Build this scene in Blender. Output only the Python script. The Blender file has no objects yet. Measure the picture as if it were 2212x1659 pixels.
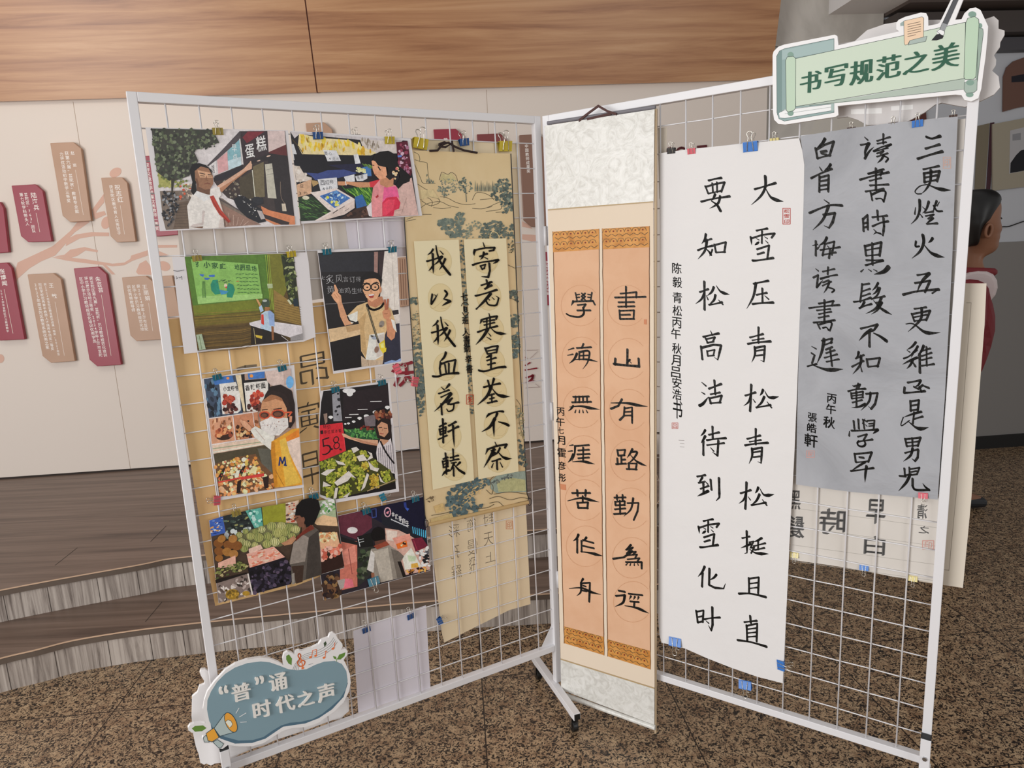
import bpy, bmesh, math, random
from math import sin, cos, pi, radians, hypot
from mathutils import Vector, Matrix, noise
from mathutils.geometry import convex_hull_2d
random.seed(7)
S = bpy.context.scene
COL = S.collection

# ------------------------------------------------------------------ camera
FPX, PITCH, ROLL = 1484.464, 0.186685, -0.047574
CAM = Vector((0, 0, 1.6))
_cp, _sp = cos(PITCH), sin(PITCH)
FWD = Vector((0, _cp, -_sp)); _up = Vector((0, _sp, _cp)); _rt = Vector((1, 0, 0))
RT = _rt * cos(ROLL) + _up * sin(ROLL); UP = _up * cos(ROLL) - _rt * sin(ROLL)
cd = bpy.data.cameras.new('camera'); co = bpy.data.objects.new('camera', cd); COL.objects.link(co)
cd.sensor_width = 36; cd.sensor_fit = 'HORIZONTAL'; cd.lens = FPX / 2212 * 36; cd.clip_start = .05
M = Matrix((RT, UP, -FWD)).transposed().to_4x4(); M.translation = CAM; co.matrix_world = M
S.camera = co

# ------------------------------------------------------------------ world, lights, exposure
S.view_settings.view_transform = 'Standard'; S.view_settings.look = 'None'
S.view_settings.gamma = 1; S.view_settings.use_curve_mapping = False
S.view_settings.exposure = -0.05
wd_ = bpy.data.worlds.new('world'); S.world = wd_; wd_.use_nodes = True
bg = wd_.node_tree.nodes['Background']; bg.inputs[0].default_value = (1.0, .985, .965, 1); bg.inputs[1].default_value = .42
def area(name, loc, aim, sx, sy, power, color):
    l = bpy.data.lights.new(name, 'AREA'); l.shape = 'RECTANGLE'; l.size = sx; l.size_y = sy
    l.energy = power; l.color = color
    o = bpy.data.objects.new(name, l); COL.objects.link(o); o.location = loc
    o.rotation_euler = (Vector(aim) - Vector(loc)).to_track_quat('-Z', 'Y').to_euler()
    return o
# daylight from the glazed entrance to the left of and behind the camera
area('daylight_window', (-4.2, -1.6, 1.75), (.9, 2.2, 1.2), 3.0, 2.5, 225, (1.0, 1.0, 1.0))
area('fill_light', (3.0, -3.4, 2.1), (-.2, 2.0, 1.2), 2.4, 2.2, 68, (1.0, .99, .98))  # added fill that brightens the left stand, not a known window
# warm ceiling downlights over the stage
area('stage_downlight', (-2.6, 2.6, 3.6), (-2.3, 4.3, 1.0), 1.2, .8, 14, (1.0, .9, .8))

# ------------------------------------------------------------------ pixel -> place helpers (measured planes of the room)
def ray(x, y):
    return FWD + RT * ((x - 1106) / FPX) + UP * ((829.5 - y) / FPX)
class Plane:
    """a flat surface of the room: o origin, r right along it, n towards the viewer; a = right, b = down (m)"""
    def __init__(s, o, r, n): s.o, s.r, s.n = Vector(o), Vector(r).normalized(), Vector(n).normalized()
    def P(s, x, y, off=0.0):
        d = ray(x, y); o = s.o + s.n * off
        return CAM + d * (((o - CAM).dot(s.n)) / d.dot(s.n))
    def ab(s, x, y, off=0.0):
        p = s.P(x, y, off) - s.o
        return p.dot(s.r), -p.z
    def W(s, a, b, off=0.0):
        p = s.o + s.r * a + s.n * off; return Vector((p.x, p.y, s.o.z - b))
AL, AR = 0.4957164, 0.5958119
ZT = 1.6 + 0.4114651
PWID, PHGT = 1.1207, 1.8
dL = Vector((-cos(AL), -sin(AL), 0)); dR = Vector((cos(AR), -sin(AR), 0))
nL = Vector((sin(AL), -cos(AL), 0)); nR = Vector((-sin(AR), -cos(AR), 0))
oL = Vector((0.126887, 2.226066, ZT)); oR = Vector((0.131404, 2.225234, ZT))
LP = Plane(oL, -dL, nL)      # left stand, hinge edge at a = 0, a negative to the left
RP = Plane(oR, dR, nR)       # right stand
WD = Vector((.997, .079, 0)).normalized(); WN = Vector((WD.y, -WD.x, 0))
WP = Plane((-3.401, 4.364, 0), WD, WN)   # back wall, b = -height
def onz(x, y, z):
    d = ray(x, y); return CAM + d * ((z - CAM.z) / d.z)

# ------------------------------------------------------------------ materials
def lin(c): return tuple(((v / 255) / 12.92 if v / 255 <= .04045 else ((v / 255 + .055) / 1.055) ** 2.4) for v in c)
def hx(h): return lin((int(h[0:2], 16), int(h[2:4], 16), int(h[4:6], 16)))
_M = {}
def mat(name, color, rough=.5, metal=0.0, bump=None, spec=.5, sub=None):
    if name in _M: return _M[name]
    m = bpy.data.materials.new(name); m.use_nodes = True; nt = m.node_tree
    b = nt.nodes['Principled BSDF']
    c = hx(color) if isinstance(color, str) else color
    b.inputs['Base Color'].default_value = (*c, 1); b.inputs['Roughness'].default_value = rough
    b.inputs['Metallic'].default_value = metal; b.inputs['Specular IOR Level'].default_value = spec
    if bump:
        sc, st, dist = bump
        tc = nt.nodes.new('ShaderNodeTexCoord'); nz = nt.nodes.new('ShaderNodeTexNoise'); nz.inputs['Scale'].default_value = sc
        nz.inputs['Detail'].default_value = 6
        bp = nt.nodes.new('ShaderNodeBump'); bp.inputs['Strength'].default_value = st; bp.inputs['Distance'].default_value = dist
        nt.links.new(tc.outputs['Object'], nz.inputs['Vector']); nt.links.new(nz.outputs['Fac'], bp.inputs['Height'])
        nt.links.new(bp.outputs['Normal'], b.inputs['Normal'])
    _M[name] = m; return m
def mottled(name, stops, scale=(1, 1, 1), nscale=4, detail=6, distort=0.0, rough=.5, bump=0.0, rot=(0, 0, 0), bdist=.01, spec=.5, rgh=.6):
    """noise -> colour ramp; scale stretches the pattern along the grain"""
    if name in _M: return _M[name]
    m = bpy.data.materials.new(name); m.use_nodes = True; nt = m.node_tree; N = nt.nodes; L = nt.links
    b = N['Principled BSDF']; b.inputs['Roughness'].default_value = rough; b.inputs['Specular IOR Level'].default_value = spec
    tc = N.new('ShaderNodeTexCoord'); mp = N.new('ShaderNodeMapping'); mp.inputs['Scale'].default_value = scale; mp.inputs['Rotation'].default_value = rot
    nz = N.new('ShaderNodeTexNoise'); nz.inputs['Scale'].default_value = nscale; nz.inputs['Detail'].default_value = detail
    nz.inputs['Distortion'].default_value = distort; nz.inputs['Roughness'].default_value = rgh
    rp = N.new('ShaderNodeValToRGB'); e = rp.color_ramp.elements
    while len(e) < len(stops): e.new(.5)
    for i, (p, c) in enumerate(stops): e[i].position = p; e[i].color = (*hx(c), 1)
    L.new(tc.outputs['Object'], mp.inputs['Vector']); L.new(mp.outputs['Vector'], nz.inputs['Vector'])
    L.new(nz.outputs['Fac'], rp.inputs['Fac']); L.new(rp.outputs['Color'], b.inputs['Base Color'])
    if bump:
        bp = N.new('ShaderNodeBump'); bp.inputs['Strength'].default_value = bump; bp.inputs['Distance'].default_value = bdist
        L.new(nz.outputs['Fac'], bp.inputs['Height']); L.new(bp.outputs['Normal'], b.inputs['Normal'])
    _M[name] = m; return m
def print_mat(name='printed_colours', rough=.55):
    if name in _M: return _M[name]
    m = bpy.data.materials.new(name); m.use_nodes = True; nt = m.node_tree
    a = nt.nodes.new('ShaderNodeAttribute'); a.attribute_name = 'ink'
    b = nt.nodes['Principled BSDF']; b.inputs['Roughness'].default_value = rough
    nt.links.new(a.outputs['Color'], b.inputs['Base Color']); b.inputs['Specular IOR Level'].default_value = .3
    _M[name] = m; return m

def photo_mat():
    if 'printed_photo' in _M: return _M['printed_photo']
    m = print_mat('printed_photo', .4); nt = m.node_tree; N = nt.nodes; L = nt.links; b = N['Principled BSDF']; a = next(n for n in N if n.type == 'ATTRIBUTE')
    tc = N.new('ShaderNodeTexCoord'); prev = a.outputs['Color']
    for sc, lo, hi in ((55, .88, 1.12), (190, .89, 1.1)):
        nz = N.new('ShaderNodeTexNoise'); nz.inputs['Scale'].default_value = sc; nz.inputs['Detail'].default_value = 4; nz.inputs['Distortion'].default_value = .8
        mr = N.new('ShaderNodeMapRange'); mr.inputs['From Min'].default_value = .3; mr.inputs['From Max'].default_value = .7; mr.inputs['To Min'].default_value = lo; mr.inputs['To Max'].default_value = hi
        mx = N.new('ShaderNodeMixRGB'); mx.blend_type = 'MULTIPLY'; mx.inputs['Fac'].default_value = 1
        L.new(tc.outputs['Object'], nz.inputs['Vector']); L.new(nz.outputs['Fac'], mr.inputs['Value']); L.new(prev, mx.inputs['Color1']); L.new(mr.outputs['Result'], mx.inputs['Color2']); prev = mx.outputs['Color']
    L.new(prev, b.inputs['Base Color']); return m

# ------------------------------------------------------------------ objects
def root_of(o):
    while o.parent: o = o.parent
    return o
def obj(name, V, F, m, parent=None, loc=None, smooth=False, cols=None):
    V = [Vector(v) for v in V]
    if parent is None:
        if loc is None:
            loc = Vector((sum(v.x for v in V) / len(V), sum(v.y for v in V) / len(V), min(v.z for v in V)))
        org = Vector(loc)
    else: org = root_of(parent).location
    me = bpy.data.meshes.new(name); me.from_pydata([v - org for v in V], [], F); me.update()
    if m: me.materials.append(m)
    if smooth:
        for p in me.polygons: p.use_smooth = True
    if cols:
        at = me.color_attributes.new('ink', 'FLOAT_COLOR', 'CORNER'); k = 0
        buf = []
        for p, c in zip(me.polygons, cols): buf += [c[0], c[1], c[2], 1.0] * p.loop_total
        at.data.foreach_set('color', buf)
    o = bpy.data.objects.new(name, me); COL.objects.link(o)
    if parent: o.parent = parent
    else: o.location = org
    return o
def empty(name, loc):
    o = bpy.data.objects.new(name, None); COL.objects.link(o); o.location = loc; o.empty_display_size = .1; return o
def tag(o, label, cat, group=None, kind=None):
    o['label'] = label; o['category'] = cat
    if group: o['group'] = group
    if kind: o['kind'] = kind
    return o
def struct(o, label=None):
    o['kind'] = 'structure'
    if label: o['label'] = label
    return o
class MB:
    """collects boxes, tubes and prisms into one mesh"""
    def __init__(s): s.V, s.F = [], []
    def add(s, V, F):
        n = len(s.V); s.V += [Vector(v) for v in V]; s.F += [[i + n for i in f] for f in F]; return s
    def hexa(s, a, b):   # bottom quad a, top quad b
        return s.add(list(a) + list(b), [[3, 2, 1, 0], [4, 5, 6, 7], [0, 1, 5, 4], [1, 2, 6, 5], [2, 3, 7, 6], [3, 0, 4, 7]])
    def box(s, c, ax, ay, az, hx_, hy, hz):
        c = Vector(c); X, Y, Z = Vector(ax) * hx_, Vector(ay) * hy, Vector(az) * hz
        q = lambda z: [c - X - Y + z, c + X - Y + z, c + X + Y + z, c - X + Y + z]
        return s.hexa(q(-Z), q(Z))
    def prism(s, poly, d):   # planar outline extruded along d
        n = len(poly); P = [Vector(p) for p in poly]; d = Vector(d)
        return s.add(P + [p + d for p in P], [list(range(n))[::-1], list(range(n, 2 * n))] + [[i, (i + 1) % n, n + (i + 1) % n, n + i] for i in range(n)])
    def tube(s, pts, r, n=6, closed=False):
        P = [Vector(p) for p in pts]; V = []; F = []; m = len(P); up = None
        for i, p in enumerate(P):
            a = P[(i - 1) % m] if (i or closed) else p; b = P[(i + 1) % m] if (i < m - 1 or closed) else p
            t = (b - a).normalized()
            if up is None: up = t.orthogonal().normalized()
            up = (up - t * up.dot(t)); up = up.normalized() if up.length > 1e-6 else t.orthogonal().normalized()
            w = t.cross(up); rr = r[i] if isinstance(r, (list, tuple)) else r
            V += [p + (up * cos(2 * pi * k / n) + w * sin(2 * pi * k / n)) * rr for k in range(n)]
        for i in range(m if closed else m - 1):
            j = (i + 1) % m
            F += [[i * n + k, i * n + (k + 1) % n, j * n + (k + 1) % n, j * n + k] for k in range(n)]
        if not closed: F += [list(range(n))[::-1], [(m - 1) * n + k for k in range(n)]]
        return s.add(V, F)
    def build(s, name, m, parent=None, loc=None, smooth=False): return obj(name, s.V, s.F, m, parent, loc, smooth)
def bevel(o, w, seg=2, ang=35):
    b = o.modifiers.new('bevel', 'BEVEL'); b.width = w; b.segments = seg; b.limit_method = 'ANGLE'; b.angle_limit = radians(ang); return o
def pts(s): return [tuple(float(v) for v in p.split(',')) for p in s.split()]
def catmull(P, n=5):
    if len(P) < 3: return P
    Q = [P[0]] + list(P) + [P[-1]]; R = []
    for i in range(1, len(Q) - 2):
        p0, p1, p2, p3 = Q[i - 1], Q[i], Q[i + 1], Q[i + 2]
        for k in range(n):
            t = k / n
            R.append(tuple(.5 * (2 * b + (c - a) * t + (2 * a - 5 * b + 4 * c - d) * t * t + (3 * b - a - 3 * c + d) * t ** 3) for a, b, c, d in zip(p0, p1, p2, p3)))
    R.append(tuple(P[-1])); return R

# ------------------------------------------------------------------ lettering (Blender's own font) and prints
_G = {}
def glyphs(chars, weight=0.0):
    new = [c for c in dict.fromkeys(chars) if (c, weight) not in _G and c.strip()]
    tmp = []
    for c in new:
        cu = bpy.data.curves.new('glyph', 'FONT'); cu.body = c; cu.offset = weight; cu.resolution_u = 3
        o = bpy.data.objects.new('glyph', cu); COL.objects.link(o); tmp.append((c, o, cu))
    if tmp:
        dg = bpy.context.evaluated_depsgraph_get(); dg.update()
        for c, o, cu in tmp:
            me = o.evaluated_get(dg).to_mesh()
            _G[c, weight] = ([(v.co.x, v.co.y) for v in me.vertices], [list(p.vertices) for p in me.polygons])
            o.evaluated_get(dg).to_mesh_clear()
        for c, o, cu in tmp: bpy.data.objects.remove(o); bpy.data.curves.remove(cu)
STEP = 2e-5
class Print:
    """flat printed / painted artwork lying on a plane: coloured shapes stacked in layers a few hundredths of a mm apart"""
    def __init__(s, plane, off, org=(0, 0), sc=1.0, k=1.0):
        s.p, s.off, s.org, s.sc, s.k = plane, off, org, sc, k
        s.V, s.F, s.C, s.n = [], [], [], 0
    def col(s, c):
        c = hx(c) if isinstance(c, str) else c
        return tuple(min(.9, v * s.k) for v in c)
    def px(s, x, y): return s.org[0] + x / s.sc, s.org[1] + y / s.sc
    def lay(s): s.n += 1; return s.off + s.n * STEP
    def poly(s, c, P, layer=None):
        P = pts(P) if isinstance(P, str) else P
        o = layer or s.lay(); n = len(s.V)
        s.V += [s.p.P(*s.px(x, y), o) for x, y in P]; s.F.append(list(range(n, n + len(P)))); s.C.append(s.col(c))
    def line(s, c, w, P, smooth=False, taper=False):
        P = pts(P) if isinstance(P, str) else P
        if smooth: P = catmull(P)
        o = s.lay(); m = len(P)
        for i in range(m - 1):
            (x0, y0), (x1, y1) = P[i], P[i + 1]; l = hypot(x1 - x0, y1 - y0) or 1
            w0 = w * (1 - .8 * i / (m - 1) if taper else 1) / 2; w1 = w * (1 - .8 * (i + 1) / (m - 1) if taper else 1) / 2
            ux, uy = -(y1 - y0) / l, (x1 - x0) / l; ex, ey = (x1 - x0) / l * w0 * .5, (y1 - y0) / l * w0 * .5
            s.poly(c, [(x0 + ux * w0 - ex, y0 + uy * w0 - ey), (x1 + ux * w1 + ex, y1 + uy * w1 + ey), (x1 - ux * w1 + ex, y1 - uy * w1 + ey), (x0 - ux * w0 - ex, y0 - uy * w0 - ey)], o)
    def ell(s, c, x, y, rx, ry, rot=0, n=16, a0=0, a1=360, layer=None):
        r = radians(rot); k = n if a1 - a0 >= 360 else n + 1
        A = [radians(a0 + (a1 - a0) * i / n) for i in range(k)]
        s.poly(c, [(x + rx * cos(a) * cos(r) - ry * sin(a) * sin(r), y + rx * cos(a) * sin(r) + ry * sin(a) * cos(r)) for a in A], layer)
    def scatter(s, cs, P, n, r, asp=1.0, rot=None, seed=1, nv=7, jag=.35):
        P = pts(P) if isinstance(P, str) else P; R = random.Random(seed)
        x0, x1 = min(p[0] for p in P), max(p[0] for p in P); y0, y1 = min(p[1] for p in P), max(p[1] for p in P)
        lays = [s.lay() for _ in range(5)]; done = 0; tries = 0
        while done < n and tries < n * 30:
            tries += 1; x, y = R.uniform(x0, x1), R.uniform(y0, y1); ins = False; j = len(P) - 1
            for i in range(len(P)):
                if (P[i][1] > y) != (P[j][1] > y) and x < (P[j][0] - P[i][0]) * (y - P[i][1]) / (P[j][1] - P[i][1]) + P[i][0]: ins = not ins
                j = i
            if not ins: continue
            rr = R.uniform(*r); a0 = radians(R.uniform(0, 360) if rot is None else rot + R.uniform(-15, 15))
            Q = []
            for k in range(nv):
                a = 2 * pi * k / nv; q = rr * (1 - jag * R.random()); u, v = q * cos(a), q * sin(a) * asp
                Q.append((x + u * cos(a0) - v * sin(a0), y + u * sin(a0) + v * cos(a0)))
            s.poly(R.choice(cs), Q, lays[done % 5] + (done // 5) * 4e-8); done += 1
    def tri(s, c, V2, F, o):
        n = len(s.V); s.V += [s.p.W(a, b, o) for a, b in V2]; s.F += [[i + n for i in f] for f in F]; s.C += [s.col(c)] * len(F)
    def glyph(s, c, ch, x, y, w, h, weight=0.0, nib=0.0, rot=0.0, shear=0.0, em=False, mirror=False):
        """character filling the box of w x h (crop units) about x, y; nib sweeps it diagonally like a pen"""
        if not ch.strip(): return
        glyphs(ch, weight); V, F = _G[ch, weight]
        if em: x0, x1, y0, y1 = 0, 1, -.12, .88
        else: x0, x1 = min(v[0] for v in V), max(v[0] for v in V); y0, y1 = min(v[1] for v in V), max(v[1] for v in V)
        cx, cy = s.p.ab(*s.px(x, y), s.off)
        ax = Vector(s.p.ab(*s.px(x + w / 2, y), s.off)) - Vector(s.p.ab(*s.px(x - w / 2, y), s.off))
        ay = Vector(s.p.ab(*s.px(x, y + h / 2), s.off)) - Vector(s.p.ab(*s.px(x, y - h / 2), s.off))
        W_, H_ = abs(ax.x), abs(ay.y); cr, sr = cos(radians(rot)), sin(radians(rot))
        def T(v, d):
            u = (v[0] - x0) / max(x1 - x0, 1e-6) - .5 + d; t = .5 - (v[1] - y0) / max(y1 - y0, 1e-6) + d * .75
            if mirror: u = -u
            a, b = u * W_, t * H_; b -= shear * a
            return cx + a * cr - b * sr, cy + a * sr + b * cr
        o = s.lay()
        for d in ((-nib, -nib / 2, 0, nib / 2, nib) if nib else (0,)): s.tri(c, [T(v, d) for v in V], F, o)
    def vcol(s, c, text, x0, y0, x1, y1, size=.9, weight=0.0, wide=1.0):
        """a vertical column of characters whose first and last boxes touch the two given points"""
        a0, b0 = s.p.ab(*s.px(x0, y0), s.off); a1, b1 = s.p.ab(*s.px(x1, y1), s.off); n = len(text)
        glyphs(text, weight); h = (b1 - b0) / n; o = s.lay()
        for i, ch in enumerate(text):
            if not ch.strip(): continue
            V, F = _G[ch, weight]; t = (i + .5) / n; ca = a0 + (a1 - a0) * t; cb = b0 + (b1 - b0) * t
            latin = ord(ch) < 128
            s.tri(c, [(ca + (v[0] - (.28 if latin else .5)) * h * size * wide, cb - (v[1] - .38) * h * size) for v in V], F, o)
    def build(s, name, parent=None, m=None):
        return obj(name, s.V, s.F, m or print_mat(), parent, cols=s.C)

# brush strokes: type letter, optional width factor, then points; the nib is a slanted oval swept along the path
PROF = {'h': (.85, .6, .68, 1.0), 's': (1.0, .8, .8, .95), 't': (1.0, .85, .7, .1), 'p': (1.1, .95, .7, .12), 'n': (.3, .7, 1.35, .12),
        'd': (.35, .95, 1.15, .7), 'k': (.95, .8, .95, .2), 'z': (.85, .75, .95, .85), 'e': (.95, .85, .85, 1.0), 'c': (.5, .45, .45, .4),
        'm': (.5, .8, 1.2, 1.25), 'w': (.4, .7, 1.0, 1.15)}
def hull(P):
    return [P[i] for i in convex_hull_2d([Vector(p) for p in P])]
def brush(pr, c, text, w, org, sc, fit=None, src=None):
    """text: strokes separated by |; coordinates in a crop of scale sc at org (picture units of the print are set here)"""
    pr.org, pr.sc = org, sc; o = pr.lay(); nib = []
    for k in range(8):
        a = 2 * pi * k / 8; u, v = .5 * cos(a), .34 * sin(a); q = radians(48)
        nib.append((u * cos(q) - v * sin(q), u * sin(q) + v * cos(q)))
    for st in text.split('|'):
        T = st.split(); ty = T[0][0]; f = float(T[0][1:] or 1); P = [tuple(float(v) for v in q.split(',')) for q in T[1:]]
        if fit: P = [fit(x, y) for x, y in P]
        if ty in 'pndcmwth' and len(P) > 2: P = catmull(P, 5)
        L = [0]
        for i in range(1, len(P)): L.append(L[-1] + hypot(P[i][0] - P[i - 1][0], P[i][1] - P[i - 1][1]))
        tot = L[-1] or 1; pf = PROF[ty]; Q = []
        for i in range(len(P) - 1):
            n = max(1, int((L[i + 1] - L[i]) / (w * 1.2)))
            for k in range(n + (i == len(P) - 2)):
                t = k / n; l = (L[i] + (L[i + 1] - L[i]) * t) / tot * 3; j = min(2, int(l)); r = pf[j] + (pf[j + 1] - pf[j]) * (l - j)
                Q.append((P[i][0] + (P[i + 1][0] - P[i][0]) * t, P[i][1] + (P[i + 1][1] - P[i][1]) * t, r * w * f))
        for (xa, ya, ra), (xb, yb, rb) in zip(Q, Q[1:]):
            pr.poly(c, [tuple(v) for v in hull([(xa + u * ra, ya + v * ra) for u, v in nib] + [(xb + u * rb, yb + v * rb) for u, v in nib])], o)
def sheet(name, plane, P, off, m, parent=None, th=.0005, wave=0.0, org=(0, 0), sc=1.0):
    """a sheet of paper / cloth / board with the given outline, real thickness behind its face"""
    P = pts(P) if isinstance(P, str) else P
    mb = MB(); mb.prism([plane.P(org[0] + x / sc, org[1] + y / sc, off) for x, y in P], -plane.n * th)
    return mb.build(name, m, parent)
# ------------------------------------------------------------------ the room
m_cream = mat('cream_wall_paint', 'ded2c8', .62, bump=(40, .05, .002), spec=.3)
m_fascia = mottled('oak_veneer', [(.28, '845434'), (.45, 'a6754f'), (.6, 'b88960'), (.78, 'c89d76')], (.32, 3, 9), 2.0, 9, .5, .36, rot=(0, 0, -.079), rgh=.62)
m_tread = mottled('brown_plank', [(.3, '4d3d34'), (.48, '6c594d'), (.62, '7b675b'), (.8, '8b776b')], (.6, 13, 13), 1.6, 8, .7, .42, rot=(0, 0, -.079), rgh=.6)
m_riser = mottled('weathered_plank', [(.3, '554a43'), (.42, '8a7f77'), (.55, 'aea39a'), (.75, 'c8beb4')], (15, 15, .5), 1.9, 9, 1.8, .55, rgh=.68)
m_nose = mat('nosing_taupe', '5d5046', .5)
m_marble = mottled('grey_marble', [(.35, 'b4aea6'), (.55, 'c9c3bb'), (.75, 'cfc6b6')], (1, 1, 1), 1.6, 5, .8, .3)
m_greywall = mat('grey_wall_paint', 'c2c4ca', .7)
m_wains = mat('grey_wainscot', '86827f', .6)
m_dark = mat('near_black', '141212', .6)
def granite():
    m = bpy.data.materials.new('speckled_granite'); m.use_nodes = True; nt = m.node_tree; N = nt.nodes; L = nt.links
    b = N['Principled BSDF']; b.inputs['Roughness'].default_value = .32; b.inputs['Specular IOR Level'].default_value = .4
    tc = N.new('ShaderNodeTexCoord')
    def nz(sc, det, dis, rg=.6):
        n = N.new('ShaderNodeTexNoise'); n.inputs['Scale'].default_value = sc; n.inputs['Detail'].default_value = det
        n.inputs['Distortion'].default_value = dis; n.inputs['Roughness'].default_value = rg; L.new(tc.outputs['Object'], n.inputs['Vector']); return n
    def ramp(n, st):
        r = N.new('ShaderNodeValToRGB'); e = r.color_ramp.elements
        while len(e) < len(st): e.new(.5)
        for i, (p, c) in enumerate(st): e[i].position = p; e[i].color = (*hx(c), 1)
        L.new(n.outputs['Fac'], r.inputs['Fac']); return r
    base = ramp(nz(24, 4, .4), [(.35, '8e7156'), (.5, 'ae9273'), (.68, 'c0a584')])
    speck = ramp(nz(74, 3, 1.6, .55), [(.455, '000000'), (.50, 'ffffff')])
    speck2 = ramp(nz(160, 2, .6), [(.36, '000000'), (.44, 'ffffff')])
    mx = N.new('ShaderNodeMixRGB'); mx.blend_type = 'MIX'; mx.inputs['Color1'].default_value = (*hx('1d1612'), 1)
    L.new(speck.outputs['Color'], mx.inputs['Fac']); L.new(base.outputs['Color'], mx.inputs['Color2'])
    mx2 = N.new('ShaderNodeMixRGB'); mx2.inputs['Color1'].default_value = (*hx('6a5441'), 1)
    L.new(speck2.outputs['Color'], mx2.inputs['Fac']); L.new(mx.outputs['Color'], mx2.inputs['Color2'])
    mp = N.new('ShaderNodeMapping'); mp.vector_type = 'TEXTURE'; mp.inputs['Location'].default_value = (-.171, 2.398, 0); mp.inputs['Rotation'].default_value = (0, 0, radians(4.2))
    L.new(tc.outputs['Object'], mp.inputs['Vector']); sx = N.new('ShaderNodeSeparateXYZ'); L.new(mp.outputs['Vector'], sx.inputs['Vector'])
    def joint(o):
        a = N.new('ShaderNodeMath'); a.operation = 'PINGPONG'; a.inputs[1].default_value = .3425; L.new(sx.outputs[o], a.inputs[0])
        c = N.new('ShaderNodeMath'); c.operation = 'LESS_THAN'; c.inputs[1].default_value = .0022; L.new(a.outputs[0], c.inputs[0]); return c
    jm = N.new('ShaderNodeMath'); jm.operation = 'MAXIMUM'; L.new(joint(0).outputs[0], jm.inputs[0]); L.new(joint(1).outputs[0], jm.inputs[1])
    mx3 = N.new('ShaderNodeMixRGB'); mx3.inputs['Color2'].default_value = (*hx('241a14'), 1)
    L.new(jm.outputs[0], mx3.inputs['Fac']); L.new(mx2.outputs['Color'], mx3.inputs['Color1']); L.new(mx3.outputs['Color'], b.inputs['Base Color'])
    return m
f = MB(); f.add([(-6, -4, 0), (8, -4, 0), (8, 6.2, 0), (-6, 6.2, 0)], [[0, 1, 2, 3]])
struct(f.build('floor', granite(), loc=(0, 0, 0)), 'polished speckled brown granite floor tiles')
def wallbox(name, a0, a1, z0, z1, m, n0=0.0, th=.06, label=None):
    mb = MB(); q = lambda z: [WP.W(a0, -z, n0), WP.W(a1, -z, n0), WP.W(a1, -z, n0 - th), WP.W(a0, -z, n0 - th)]
    mb.hexa(q(z0), q(z1)); return struct(mb.build(name, m), label)
A_END = 5.182
wallbox('wall_back', -2.6, A_END, 0, 3.9, m_cream, label='cream painted back wall above the stage')
for i, x in enumerate((211, 1069)):     # faint vertical board joints in the back wall
    a, _ = WP.ab(x, 560); wallbox('trim_%d' % (10 + i), a - .0012, a + .0012, .3, 2.63, mat('joint_brown', 'a08a78', .8), .0006, .0006)
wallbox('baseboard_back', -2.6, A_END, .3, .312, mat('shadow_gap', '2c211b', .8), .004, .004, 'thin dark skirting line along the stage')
def fascia(name, a0, a1, lean=14):
    up = WN * sin(radians(lean)) + Vector((0, 0, cos(radians(lean)))); out = WN * cos(radians(lean)) - Vector((0, 0, sin(radians(lean))))
    mb = MB(); b0 = [WP.W(a, -2.636, .03) for a in (a0, a1)]
    mb.hexa([b0[0], b0[1], b0[1] - out * .03, b0[0] - out * .03], [p + up * 1.25 for p in [b0[0], b0[1], b0[1] - out * .03, b0[0] - out * .03]])
    return struct(mb.build(name, m_fascia, loc=(0, 0, 0)), 'oak veneer panel leaning out above the cream wall')
aS = WP.ab(687, 200)[0]
fascia('trim_1', -2.6, aS - .004); fascia('trim_2', aS + .004, A_END + .012)
up = WN * sin(radians(14)) + Vector((0, 0, cos(radians(14))))
g = MB(); q = [WP.W(aS - .004, -2.636, .022), WP.W(aS + .004, -2.636, .022), WP.W(aS + .004, -2.636, .01), WP.W(aS - .004, -2.636, .01)]
g.hexa(q, [p + up * 1.25 for p in q]); struct(g.build('trim_3', mat('seam_copper', '6b3a22', .5)), 'dark joint between the two veneer panels')
# to the right: marble pier, beam, grey corridor wall with wainscot
wallbox('wall_right', A_END, 5.985, 0, 3.9, m_marble, -.04, label='grey veined marble pier at the end of the stage wall')
zj = -WP.ab(1690, 97)[1]; wallbox('trim_4', A_END, 5.985, zj - .003, zj + .003, mat('joint_grey', '6d6a66', .8), -.039, .002)
wallbox('wall_corridor', 5.985, 9.6, 1.52, 3.9, m_greywall, -.06)
wallbox('trim_5', 5.985, 9.6, .095, 1.52, m_wains, -.05, .07, 'dark grey wainscot panel of the corridor')
wallbox('baseboard_corridor', 5.985, 9.6, 0, .095, m_dark, -.03, .09, 'black skirting board of the corridor')
mb = MB(); q = lambda z: [WP.W(5.605, -z, -.04), WP.W(5.99, -z, -.04), WP.W(5.99, -z, .75), WP.W(5.605, -z, .75)]
mb.hexa(q(3.04), q(3.9)); struct(mb.build('trim_6', mat('white_plaster', 'e6e2e0', .7)), 'white plastered ceiling beam')
for i, (z0, z1, n, c) in enumerate(((2.87, 3.0, .10, '4b4340'), (3.02, 3.3, .22, '564a44'), (2.78, 2.86, .02, '4c4a4e'))):
    wallbox('trim_%d' % (7 + i), 5.99, 9.6, z0, z1, mat('beam_%d' % i, c, .5), n, n + .05, 'dark brown timber cornice along the corridor wall')
mb = MB(); q = lambda z: [WP.W(5.99, -z, 0), WP.W(9.6, -z, 0), WP.W(9.6, -z, 2.3), WP.W(5.99, -z, 2.3)]
mb.hexa(q(3.3), q(3.36)); struct(mb.build('ceiling', mat('shade_ceiling', '5a5654', .8)), 'unseen low dark ceiling added to shade the corridor')  # out of view, added to keep ambient light off the corridor wall

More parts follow.
